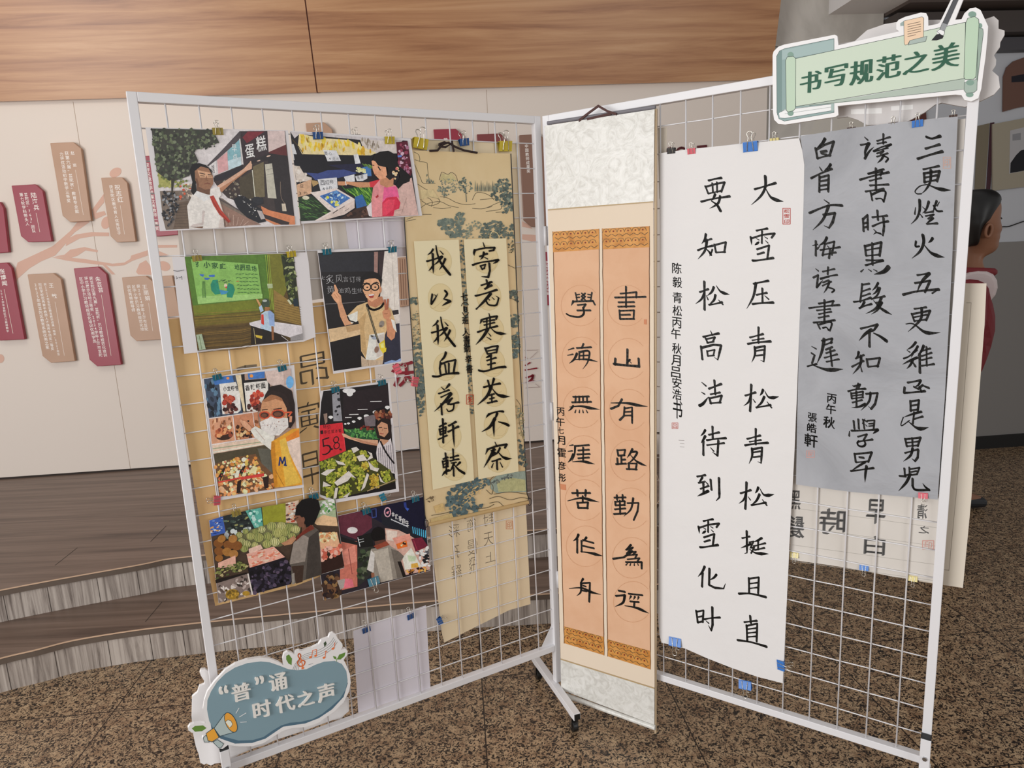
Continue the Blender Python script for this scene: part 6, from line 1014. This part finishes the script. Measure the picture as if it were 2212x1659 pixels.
plaque("-30,571 15,567 25,579 53.5,733 0,736 -12,725", m_mar, [('张博闻', 3, 580, 11, 618, .95), ('2024学年普陀区见习教师教学', 2, 625, 17, 718, .9)], 'maroon plaque cut off by the left edge of the photo, lower row', "9,625 28,720")
plaque("59,593 115,590 131.6,603 162,780 110,784 91.6,769", m_tan, [('王 敏', 109, 611, 119, 645, .95), ('获2024年普陀区教育教学成果一等奖，2025年普', 97, 611, 127, 768, .95), ('陀区学校优秀骨干教师人才培养专项奖二等奖', 86, 611, 114, 757, .95), ('2025年度普陀区教育系统优秀之星', 76, 611, 103, 754, .95)], 'tan plaque with long columns in the lower row, left of the large maroon one', "119,652 139,768")
plaque("159,580 212,576 230,592 262,788 210,791.5 193,777", m_mar, [('朱芸芸', 210, 597, 219, 632, .95), ('获普陀区第九届“普陀杯”见习教师规范化培训', 196, 597, 228, 771, .95), ('评优展示活动三等奖，2024学年上海市普陀', 185, 597, 218, 771, .95), ('区中小学见习教师规范化培训优秀学员', 174, 598, 205, 741, .95)], 'tall maroon plaque with four long columns in the lower row', "219,637 240,768")
plaque("263,599.5 315,596 333,610 352,733 295,737 281.5,725", m_tan, [('王丽娟', 311, 614, 320, 650, .95), ('获2024学年上海市普陀', 298, 614, 317, 715, .95), ('区中小学见习教师规范化培', 288, 615, 308, 715, .95), ('训优秀带教导师', 277, 615, 289, 674, .95)], 'tan plaque partly behind the left post of the left stand, lower row', "321,655 330,715")
plaque("-24,438 0,436 8,450 19,545 -20,548", m_mar, None, 'dark maroon plaque mostly outside the left edge, upper row')
plaque("295,338 345,335 361,349 385,507 336,511 320,498", m_mar, [('获评区级教学成果优秀教师一等奖', 317, 352, 340, 498, .95)], 'maroon plaque behind the left edge of the street photo')
plaque("345,597 372,595 390,690 402,740 358,742", m_tan, None, 'tan plaque behind the left margin of the green poster photo')
plaque("660,266 700,264 717,279 726,330 668,334", m_tan, None, 'tan plaque peeking above the vegetable stall photo')
plaque("936,279.5 984.5,278 998,290 1006,372 944,374", m_mar, [('荣誉榜', 962, 297, 966, 330, .9)], 'dark maroon plaque peeking above the dark scroll cord')
plaque("1030,290 1080.5,288 1094,301 1100,380 1036,382", mat('brown_plaque', '7c3434', .45), None, 'reddish brown plaque peeking above the landscape scroll at right')
plaque("1121.6,292 1166,289 1175,300 1182,488 1149,490.5 1131,475", mat('umber_plaque', '84604f', .45), [('中国教师成果奖', 1137, 311, 1142, 374, .95)], 'brown plaque seen through the mesh beside the hinge post')
plaque("1172,545 1200,543 1204,658 1177,660", m_mar, [('中国中学教育科研成果', 1180, 563, 1184, 638, .95)], 'narrow maroon plaque seen in the gap between the two stands')
o = plaque("858,557 880,555 884,660 863,664", m_tan, None, 'striped tan plaque beside the photo of the boy in glasses')
p = Print(WP, .0303)
for x in (864, 869, 874): p.line('6d4a38', 1.2, [(x, 560), (x + 4, 658)])
p.build('stripes', o)
wl = tag(empty('wall_lettering', WP.P(1000, 800)), 'large maroon characters on the back wall seen through the left mesh', 'lettering')
p = Print(WP, .012, (0, 0), 1)
p.glyph('8c2430', '沃', 872, 808, 54, 56, .02); p.build('character', wl)
p = Print(WP, .012); brush(p, '8c2430', "d1.2 1138,1125 1150,1145|h.9 1140,1200 1182,1175|h1.1 1138,1242 1240,1225|h1.6 1150,1310 1210,1290|p1.5 1205,1290 1200,1320 1160,1350|h1 1140,1355 1215,1340", 16, (860, 500), 4.147)
for l in ("1132,1065 1255,1062", "1180,1140 1250,1075", "1140,1402 1270,1395", "1230,1365 1270,1395"): p.line('8c6a66', 2.5, l)
p.build('character', wl)
wr = tag(empty('wall_lettering', WP.P(1482, 320)), 'dark maroon lettering on the wall just above the long white scroll', 'lettering')
p = Print(WP, .012, (1400, 260), 3.318); p.ell('5c2026', 160, 225, 34, 36); p.build('character', wr)
p = Print(WP, .012, (1400, 260), 3.318); p.line('5c2026', 16, [(240 + 34 * cos(a), 232 + 36 * sin(a)) for a in [pi + k * pi / 10 for k in range(11)]]); p.build('character', wr)
p = Print(WP, .012, (1400, 260), 3.318); p.line('5c2026', 18, "355,190 418,184"); p.line('5c2026', 14, "372,190 380,235"); p.build('character', wr)

# corridor wall decorations
def deco(name, P_, m, label, cat, parts=(), off=-.040, th=.012):
    o = sheet(name, WP, P_, off, m, th=th); tag(o, label, cat)
    for nm, c, q in parts: p = Print(WP, -.0395 + .0002 * len(nm) / 20); p.poly(c, q); p.build(nm, o)
    return o
deco('wall_decoration', "2168,241 2169,165 2176,145 2190,132 2212,124 2240,121 2240,226 2200,232", mat('brown_board', '6b4a3e', .6), 'brown rounded wall board with a dark slot at the right edge', 'wall decoration', (('slot', '1c1a24', "2185,165 2212,160 2240,157 2240,175 2185,178"),))
deco('wall_decoration', "1940,272 1999,222 2003,278", mat('red_brown_board', '5a2c26', .6), 'pointed red brown wall board seen through the mesh under the green sign', 'wall decoration')
deco('picture_panel', "2145,268 2250,248 2250,399 2145,412", mat('panel_mat', 'a39a88', .7), 'framed wall panel with a white sheet and black figure beyond the right post', 'picture', (('white_sheet', 'b4b2b4', "2182,282 2250,266 2250,362 2180,375"), ('silhouette_figure', '15151b', "2183,352 2195,335 2205,325 2250,314 2250,362 2182,374"), ('caption_label', '8e8e92', "2187,290 2205,287 2205,302 2187,304")))
deco('curtain_strip', "2106,414 2112,272 2138,266 2128,412", mat('olive_strip', '7b715e', .7), 'olive brown vertical strip on the corridor wall beside the post', 'wall strip', off=-.05, th=.006)
deco('curtain_strip', "2131,413 2140,265 2148,264 2139,412", mat('maroon_strip', '45222c', .7), 'narrow dark maroon vertical strip on the corridor wall', 'wall strip', off=-.054, th=.004)
cb = MB(); cb.tube([WP.P(x, y, -.045) for x, y in catmull([(2120, 506), (2150, 499), (2165, 490), (2180, 489), (2212, 478), (2240, 472)], 4)], .004, 6)
tag(cb.build('cable', m_dark), 'thin black cable running along the grey corridor wall', 'cable')

# ------------------------------------------------------------------ foam-board signs
m_foam = mat('white_foam_board', 'f2f0f0', .55)
def outline(p, c, w, P_, close=True):
    L = pts(P_); p.line(c, w, L + ([L[0]] if close else []))
ON1 = .013
SG = ((1640, 0), 3.867)
sg = tag(sheet('sign_board', RP, "112,460 120,430 160,390 210,372 630,290 652,300 660,378 1170,262 1145,245 1145,190 1165,165 1220,140 1350,105 1395,110 1410,140 1412,215 1490,200 1508,188 1600,0 1672,-165 1760,-140 1702,0 1635,165 1690,160 1715,110 1760,70 1810,62 1850,85 1885,160 1912,220 1905,330 1890,480 1870,620 1855,740 1830,820 1770,848 1715,835 1690,795 1640,790 655,885 660,960 640,975 220,1040 160,1035 125,1000 115,940 112,700", ON1, m_foam, th=.0105, org=SG[0], sc=SG[1]),
         'green scroll-shaped foam sign with dark green characters on top of the right stand', 'sign')
p = Print(RP, ON1 + .0001, *SG); LN = '4b5650'
p.poly('93aaa8', "145,470 170,425 215,405 625,322 625,940 210,1012 165,992 148,940"); p.poly('a6bbb9', "190,420 625,330 625,420 190,500"); p.poly('7d9592', "145,470 165,430 190,420 190,930 150,962"); outline(p, LN, 3, "145,470 170,425 215,405 625,322 625,940 210,1012 165,992 148,940")
p.poly('f1f1f1', "165,945 212,915 600,868 600,925 215,988 172,982"); p.line(LN, 3, "180,935 215,918 610,868"); p.line('8f9a96', 3, "215,950 600,895"); p.line(LN, 3, "175,985 215,988 600,925"); p.poly('a9bcb8', "600,868 625,865 625,925 600,925")
p.poly('b3c0b4', "310,888 880,800 1715,655 1722,742 640,862"); p.line(LN, 3, "420,880 1722,745")
p.poly('cfdcc9', "300,490 1722,186 1716,655 305,890"); outline(p, LN, 4, "300,490 1722,186 1716,655 305,890")
p.ell('85a294', 262, 458, 26, 24); p.ell('85a294', 262, 945, 26, 24); p.poly('c2d6bf', "220,505 235,475 285,470 305,490 303,905 285,925 240,935 226,920"); outline(p, LN, 4, "220,505 235,475 285,470 305,490 303,905 285,925 240,935 226,920")
p.ell('85a294', 1845, 215, 18, 22); p.poly('9db0a3', "1828,230 1868,240 1872,280 1822,680 1800,640"); outline(p, LN, 3, "1828,230 1868,240 1872,280 1822,680")
p.ell('85a294', 1758, 790, 32, 22); p.poly('a8b9ae', "1714,690 1822,660 1818,752 1795,772 1730,778 1712,755"); outline(p, LN, 3, "1714,690 1822,660 1818,752 1795,772 1730,778 1712,755"); p.ell('85a294', 1762, 690, 34, 24); p.ell('85a294', 1780, 120, 34, 26)
p.poly('bfd6bd', "1725,195 1742,152 1800,138 1832,160 1836,205 1810,640 1790,662 1722,664 1710,645"); outline(p, LN, 4, "1725,195 1742,152 1800,138 1832,160 1836,205 1810,640 1790,662 1722,664 1710,645")
p.poly('9fb0ac', "1178,195 1212,172 1216,215 1180,217"); p.poly('f1d2b3', "1208,175 1360,140 1374,150 1372,310 1255,345 1240,372 1218,376 1212,360"); outline(p, LN, 3, "1208,175 1360,140 1374,150 1372,310 1255,345 1240,372 1218,376 1212,360"); p.poly('aebcb5', "1258,338 1402,302 1390,345 1245,376"); outline(p, LN, 3, "1258,338 1402,302 1390,345 1245,376")
for i, (a, b) in enumerate(((1240, 1345), (1240, 1350), (1240, 1350), (1240, 1350), (1240, 1350), (1240, 1308))): p.line('5a4a40', 4, [(a, 205 + i * 20), (b, 205 + i * 20 - (b - a) * .22)])
p.poly('56575b', "1532,192 1622,0 1690,-150 1722,-138 1664,0 1572,208"); p.line('2c2c2e', 4, "1532,192 1622,0 1690,-150"); p.poly('9b9da0', "1530,190 1572,205 1548,258 1508,246"); p.line('2c2c2e', 3, "1530,190 1508,246"); p.ell('f2f2f2', 1516, 272, 34, 26, 20); outline(p, '2c2c2e', 3, "1484,262 1508,246 1548,258 1546,285 1530,300"); p.poly('242426', "1438,337 1480,288 1505,282 1542,300 1530,322 1480,337")
GT = '2f5f4a'
for ch, x, y, w, h in (('书', 430, 685, 180, 175), ('写', 642, 635, 195, 172), ('规', 855, 602, 200, 196), ('范', 1082, 560, 208, 190), ('之', 1312, 520, 222, 178), ('美', 1558, 470, 232, 205)):
    for d in (-9, -4.5, 0, 4.5, 9): p.glyph(GT, ch, x + d, y, w - 18, h, -.005, shear=.05)
p.build('printed_design', sg)
bk = tag(sheet('sign_board', RP, "1808,255 1806,95 1839,90 1846,89 1873,65 1911,52 1960,44 2129,41 2147,35 2157,44 2157,62 2170,66 2170,75 2161,90 2160,101 2147,119 2152,129 2151,141 2143,152.6 2157,165 2160,189 2147,204 2121,217 2085,231 2064,227.6 2035,222 2020,226 1997,243 1963,261 1937,269 1873,270 1852,258.6 1831,252", -.034, mat('foam_board_back', 'd9d4d2', .7), th=.010), 'plain white wavy-edged back of a sign mounted behind the green sign', 'sign')
p = Print(RP, -.0338)
for q in ("1838,236 1905,233 1905,245 1838,247", "1925,229 1972,226 1972,236 1925,239"): p.poly('f4f2f0', q)
p.build('adhesive_tape', bk)
ON2 = .037
S2 = ((400, 1340), 5.2)
s2g = tag(sheet('sign_board', LP, "200,1000 215,900 250,800 330,690 450,560 560,490 700,440 850,418 950,430 1050,470 1102,505 1095,430 1110,375 1150,350 1200,365 1225,385 1240,350 1280,335 1310,345 1420,310 1500,270 1530,225 1580,205 1610,195 1625,155 1660,138 1690,155 1710,200 1765,265 1770,290 1750,330 1800,320 1825,345 1820,390 1780,445 1800,480 1850,600 1860,700 1840,800 1780,920 1680,1020 1580,1090 1500,1150 1350,1200 1200,1210 1100,1240 1000,1300 880,1380 750,1415 600,1415 530,1405 480,1400 420,1445 390,1440 310,1380 220,1385 190,1340 205,1290 180,1280 70,1260 35,1235 30,1210 55,1175 100,1160 175,1152 230,1160", ON2, m_foam, th=.0105, org=S2[0], sc=S2[1]),
          'blue cloud-shaped foam sign with white characters, megaphone and music notes on the left stand', 'sign')
p = Print(LP, ON2 + .0001, *S2, 1.35)
p.poly('4a6576', "285,1150 300,1250 400,1330 560,1385 750,1378 900,1330 1000,1262 1100,1195 1350,1158 1500,1100 1650,1000 1780,860 1828,700 1700,700 600,1000")
p.poly('758d97', "245,1000 250,900 290,800 360,690 450,600 560,530 700,480 850,462 950,472 1060,510 1160,550 1260,560 1360,550 1460,500 1560,465 1680,455 1760,490 1810,570 1825,680 1800,780 1740,880 1640,970 1540,1050 1430,1110 1300,1140 1180,1150 1080,1180 980,1240 880,1310 760,1345 600,1350 450,1310 330,1240 270,1130")
GL = '5c7f38'
for q in ("1135,400 1165,383 1200,430 1195,503 1160,485 1135,440", "75,1215 110,1187 200,1180 240,1210 190,1245 110,1252", "1660,400 1695,410 1702,442 1670,430", "1703,440 1730,385 1800,360 1790,402 1745,440"): p.poly(GL, q)
p.poly('3a4a34', "1555,255 1580,235 1590,265 1565,302"); p.line(GL, 6, "1702,462 1702,440")
for i in range(5): p.line('77797a', 4, [(1208 + i * 20, 556), (1250 + i * 14, 470 - i * 2), (1340 + i * 10, 385 + i * 16), (1480 + i * 12, 345 + i * 20), (1610 + i * 12, 270 + i * 18), (1668 + i * 14, 195 + i * 16)] if i < 4 else [(1385, 500), (1435, 485)], True)
OG = 'd9713f'
p.line(OG, 13, "1290,440 1268,400 1280,375 1298,395 1285,440 1262,475 1285,515 1330,505 1345,465 1315,450 1290,475", True); p.line(OG, 11, "1300,430 1325,535 1310,548"); p.ell(OG, 1322, 535, 16, 12)
for x, y in ((1408, 415), (1465, 398), (1560, 420), (1660, 318)): p.ell(OG, x, y, 17, 12, -20)
p.line(OG, 7, "1420,410 1432,338 1475,328 1475,395"); p.line(OG, 7, "1572,415 1578,345 1600,360"); p.line(OG, 7, "1674,312 1682,250")
DK = '34474e'
p.poly('a3b1b0', "325,1212 440,1055 565,1252 390,1302"); outline(p, DK, 7, "325,1212 440,1055 565,1252 390,1302"); p.ell('de973c', 513, 1147, 58, 118, -25); L = [(513 + 58 * cos(a) * cos(radians(-25)) - 118 * sin(a) * sin(radians(-25)), 1147 + 58 * cos(a) * sin(radians(-25)) + 118 * sin(a) * cos(radians(-25))) for a in [k * pi / 14 for k in range(29)]]
p.line(DK, 7, L); p.poly('ecd8c6', "452,1140 480,1118 515,1130 532,1165 520,1190 500,1205"); outline(p, DK, 5, "452,1140 480,1118 515,1130 532,1165 520,1190 500,1205", False)
p.poly('b2bab6', "203,1320 235,1290 270,1368 215,1368"); outline(p, DK, 6, "203,1320 235,1290 270,1368 215,1368"); p.poly('df9939', "235,1270 322,1208 380,1315 300,1366 255,1350"); outline(p, DK, 7, "235,1270 322,1208 380,1315 300,1366 255,1350"); p.poly('a3b1b0', "312,1368 362,1340 432,1388 405,1430 375,1432"); outline(p, DK, 6, "312,1368 362,1340 432,1388 405,1430 375,1432")
for l in ("570,1045 605,985", "610,1085 685,1040", "620,1145 690,1140"): p.line('eceae4', 7, l)
p.build('printed_design', s2g)
def raised(plane, off, th, items, org, sc, m, parent, k=9):
    """raised foam letters standing th proud of a board"""
    for ch, x, y, w, h in items:
        pr = Print(plane, off + th, org, sc)
        for d in (-k, -k * .6, -k * .3, 0, k * .3, k * .6, k): pr.glyph('ffffff', ch, x + d, y, w - 2 * k, h, -.005, shear=-.07)
        F = pr.F; V = pr.V; n = len(V); cnt = {}
        for f in F:
            for i in range(len(f)): e = (f[i], f[(i + 1) % len(f)]); cnt[e] = 1
        side = [[a, b, b + n, a + n] for a, b in cnt if (b, a) not in cnt]
        obj('raised_letter', V + [v - plane.n * th for v in V], F + side, m, parent)
raised(LP, ON2 + .0008, .004, [('“', 430, 785, 110, 85), ('普', 630, 808, 225, 195), ('”', 835, 675, 105, 85), ('诵', 1042, 695, 205, 190), ('时', 865, 1000, 215, 190), ('代', 1125, 938, 225, 185), ('之', 1355, 878, 200, 165), ('声', 1585, 812, 205, 195)], *S2, mat('letter_white', 'efece6', .5), s2g)
tag(sheet('sign_board', LP, "165,590 180,555 225,548 260,570 300,700 900,700 1840,880 1840,1020 1790,1060 1750,1110 1660,1120 1320,1245 1180,1290 1000,1350 900,1400 760,1440 600,1510 540,1560 400,1600 330,1610 290,1630 240,1610 210,1620 170,1600 150,1500 120,1420 90,1280 75,1100 80,860 140,810 160,740 215,720 220,690 175,620", -.034, m_foam, th=.010, org=S2[0], sc=S2[1]), 'plain white wavy-edged sign back behind the blue cloud sign', 'sign')

# ------------------------------------------------------------------ boy walking past behind the right stand
def at(x, y, Y): d = ray(x, y); return CAM + d * (Y / d.y)
YH = 3.3
boy = tag(empty('person', onz(2090, 1150, 0)), 'person with short black hair and red and white top walking behind the right stand', 'person')
m_skin = mat('skin', '8e624a', .5); m_hair = mat('black_hair', '0f0d0e', .45); m_red = mat('maroon_jersey', '7a1f28', .7); m_jw = mat('white_jersey', 'd2c4c4', .7); m_trs = mat('dark_trousers', '2a2b30', .7); m_shoe = mat('dark_shoe', '26282c', .5)
def loft(rows, n=24, depth=1.0):
    """rows: (y px, back x, front x, half depth m) -> closed surface"""
    V = []; F = []
    for y, xb, xf, hd in rows:
        c = at((xb + xf) / 2, y, YH); r = (at(xf, y, YH) - at(xb, y, YH)).length / 2
        for k in range(n):
            a = 2 * pi * k / n; ca, sa = cos(a), sin(a)
            e = abs(sa) ** .85 * (1 if sa > 0 else -1)
            V.append(c + Vector((r * ca, hd * e * depth, 0)))
    m = len(rows)
    for i in range(m - 1): F += [[i * n + k, i * n + (k + 1) % n, (i + 1) * n + (k + 1) % n, (i + 1) * n + k] for k in range(n)]
    F += [list(range(n))[::-1], [(m - 1) * n + k for k in range(n)]]
    return V, F
head = [(413, 2100, 2122, .03), (416, 2090, 2132, .06), (422, 2080, 2140, .085), (432, 2072, 2146, .104), (445, 2067, 2148.5, .112), (458, 2065, 2148.5, .115), (470, 2066, 2146.5, .115), (478, 2067, 2146.2, .113), (486, 2069, 2148.5, .110), (493, 2071, 2151, .106), (498, 2073, 2152, .103), (503, 2075, 2149.5, .1), (508, 2077, 2147.6, .097), (513, 2079, 2149, .094), (518, 2081, 2147.6, .09), (524, 2084, 2147, .085), (531, 2087, 2147.5, .08), (539, 2089, 2145, .074), (546, 2091, 2138, .066), (551, 2090, 2126, .06), (556, 2088, 2116, .056), (566, 2085, 2113, .058), (580, 2078, 2116, .075), (590, 2070, 2120, .1)]
def skin_mesh(name, J, E_, m, parent, sub=2, extra=None):
    """one continuous skinned surface grown from joints J = [(point, radius)] and edges"""
    org = root_of(parent).location if parent else Vector((0, 0, 0))
    me = bpy.data.meshes.new(name); me.from_pydata([Vector(p) - org for p, r in J], E_, []); me.update()
    o = bpy.data.objects.new(name, me); COL.objects.link(o); o.parent = parent
    o.modifiers.new('skin', 'SKIN'); sv = me.skin_vertices[0].data
    for i, (p_, r) in enumerate(J): sv[i].radius = (r, r) if not isinstance(r, tuple) else r
    sv[0].use_root = True
    s_ = o.modifiers.new('smooth', 'SUBSURF'); s_.levels = sub; s_.render_levels = sub
    me.materials.append(m); return o
ftR = onz(2084, 1098, 0); ftL = onz(2030, 1216, 0); Z = Vector((0, 0, 1))
pel = at(2044, 872, 3.36); pel.z = .86
hipR, hipL = pel + Vector((.03, .09, -.05)), pel + Vector((-.02, -.09, -.05))
knR = (hipR + ftR) / 2 + Vector((.01, .0, .06)); knL = (hipL + ftL) / 2 + Vector((.03, 0, .06))
ankR, ankL = ftR + Z * .085 - Vector((.05, 0, 0)), ftL + Z * .085 - Vector((.05, 0, 0))
chest = at(2076, 690, 3.32); nb = at(2099, 588, 3.31); abd = (pel + chest) / 2
shR, shL = at(2092, 622, 3.16), at(2088, 618, 3.48)
elR, elL = at(2098, 735, 3.14), at(2070, 745, 3.52); wrR, wrL = at(2082, 815, 3.16), at(2068, 815, 3.5)
J = [(pel, .12), (abd, .115), (chest, .125), (nb, .055), (at(2101, 568, YH), .05), (shR, .06), (elR, .04), (wrR, .027), (shL, .06), (elL, .04), (wrL, .027), (hipR, .08), (knR, .052), (ankR, .036), (ftR + Vector((.1, 0, .035)), .032), (hipL, .08), (knL, .052), (ankL, .036), (ftL + Vector((.1, 0, .035)), .032)]
Ed = [(0, 1), (1, 2), (2, 3), (3, 4), (2, 5), (5, 6), (6, 7), (2, 8), (8, 9), (9, 10), (0, 11), (11, 12), (12, 13), (13, 14), (0, 15), (15, 16), (16, 17), (17, 18)]
for w, s_ in ((7, -1), (10, 1)):      # palms, four fingers and a thumb on each hand
    base = J[w][0]; palm = base + Vector((.02, 0, -.055)); J.append((palm, (.02, .03))); ip = len(J) - 1; Ed.append((w, ip))
    for q, (dx, l) in enumerate(((-.027, .055), (-.009, .065), (.009, .068), (.027, .06))):
        k1 = palm + Vector((dx * .9, 0, -.035)); k2 = k1 + Vector((dx * .2 + .004, -s_ * .008, -l * .55)); k3 = k2 + Vector((.004, -s_ * .016, -l * .45))
        J += [(k1, .0095), (k2, .0088), (k3, .0078)]; n0 = len(J) - 3; Ed += [(ip, n0), (n0, n0 + 1), (n0 + 1, n0 + 2)]
    t1_ = palm + Vector((.035, -s_ * .01, .012)); t2_ = t1_ + Vector((.02, -s_ * .012, -.028)); J += [(t1_, .011), (t2_, .009)]; Ed += [(ip, len(J) - 2), (len(J) - 2, len(J) - 1)]
body = skin_mesh('body', J, Ed, m_skin, boy)
V, F = loft(head); hd_ = obj('head', V, F, m_skin, boy, smooth=True); hd_.modifiers.new('smooth', 'SUBSURF').render_levels = 1
eb = MB()
ec = at(2103, 500, YH) + Vector((0, -.108, 0))
eb.tube([ec + Vector((.014 * cos(a) - .006, -.004 - .004 * sin(a), .028 * sin(a))) for a in [k * pi / 8 for k in range(16)]], .007, 8, True); eb.build('ear', m_skin, hd_, smooth=True)
fb = MB(); e0 = at(2139, 486, YH) + Vector((0, -.062, 0))
fb.tube([e0 + Vector((-.014, -.012, 0)), e0 + Vector((0, -.004, .004)), e0 + Vector((.012, .008, 0))], [.002, .005, .002], 6); fb.build('eye', m_hair, hd_)
bb = MB(); bb.tube([e0 + Vector((-.024, -.014, .018)), e0 + Vector((0, -.002, .03)), e0 + Vector((.018, .014, .026))], [.002, .005, .003], 6); bb.build('eyebrow', m_hair, hd_)
mb_ = MB(); q0 = at(2144, 515.5, YH); mb_.tube([q0 + Vector((-.026, -.058, 0)), q0 + Vector((-.004, -.036, 0)), q0 + Vector((.006, -.01, .001))], [.002, .004, .004], 6); mb_.build('mouth', mat('lips', '7e4238', .5), hd_)
hair = [(409, 2098, 2124, .035), (412, 2085, 2135, .07), (419, 2075, 2143, .098), (430, 2068, 2149, .116), (440, 2064, 2146, .122), (450, 2062, 2140, .125), (460, 2061, 2133, .126), (470, 2062, 2125, .125), (478, 2063, 2119, .124), (484, 2064, 2108, .122), (494, 2066, 2099, .117), (508, 2069, 2096, .109), (522, 2073, 2094, .1), (534, 2079, 2092, .085)]
V, F = loft(hair); h_ = obj('hair', V, F, m_hair, boy, smooth=True); h_.modifiers.new('smooth', 'SUBSURF').render_levels = 1
jac = skin_mesh('jersey', [(pel + Z * .02, .15), (abd, .145), (chest, .155), (nb + Vector((-.015, 0, -.045)), .1), (shR, .085), ((shR + elR) / 2, .07), (elR, .06), (shL, .085), ((shL + elL) / 2, .07), (elL, .06)], [(0, 1), (1, 2), (2, 3), (2, 4), (4, 5), (5, 6), (2, 7), (7, 8), (8, 9)], m_red, boy)
cl = MB(); cc = nb + Vector((0, 0, .005)); cl.tube([cc + Vector((.085 * cos(a), .085 * sin(a), -.012 + .018 * sin(a * .5))) for a in [k * 2 * pi / 20 for k in range(20)]], .018, 8, True); cl.build('collar', m_red, boy, smooth=True)
yk = skin_mesh('shoulder_panel', [(nb + Vector((0, 0, -.06)), .098), ((shR + nb) / 2 + Vector((.02, -.02, -.04)), .083), ((shL + nb) / 2 + Vector((.02, 0, -.04)), .083)], [(0, 1), (0, 2)], m_jw, boy)
skin_mesh('trousers', [(pel + Z * .06, .125), (pel - Z * .03, .125), (hipR - Z * .12, .085), (knR, .072), (ankR + Z * .01, .05), (hipL - Z * .12, .085), (knL, .072), (ankL + Z * .01, .05)], [(0, 1), (1, 2), (2, 3), (3, 4), (1, 5), (5, 6), (6, 7)], m_trs, boy)
for f_ in (ftR, ftL): skin_mesh('shoe', [(f_ + Vector((-.07, 0, .045)), .045), (f_ + Vector((.03, 0, .042)), (.042, .04)), (f_ + Vector((.12, 0, .033)), (.045, .03))], [(0, 1), (1, 2)], m_shoe, boy)
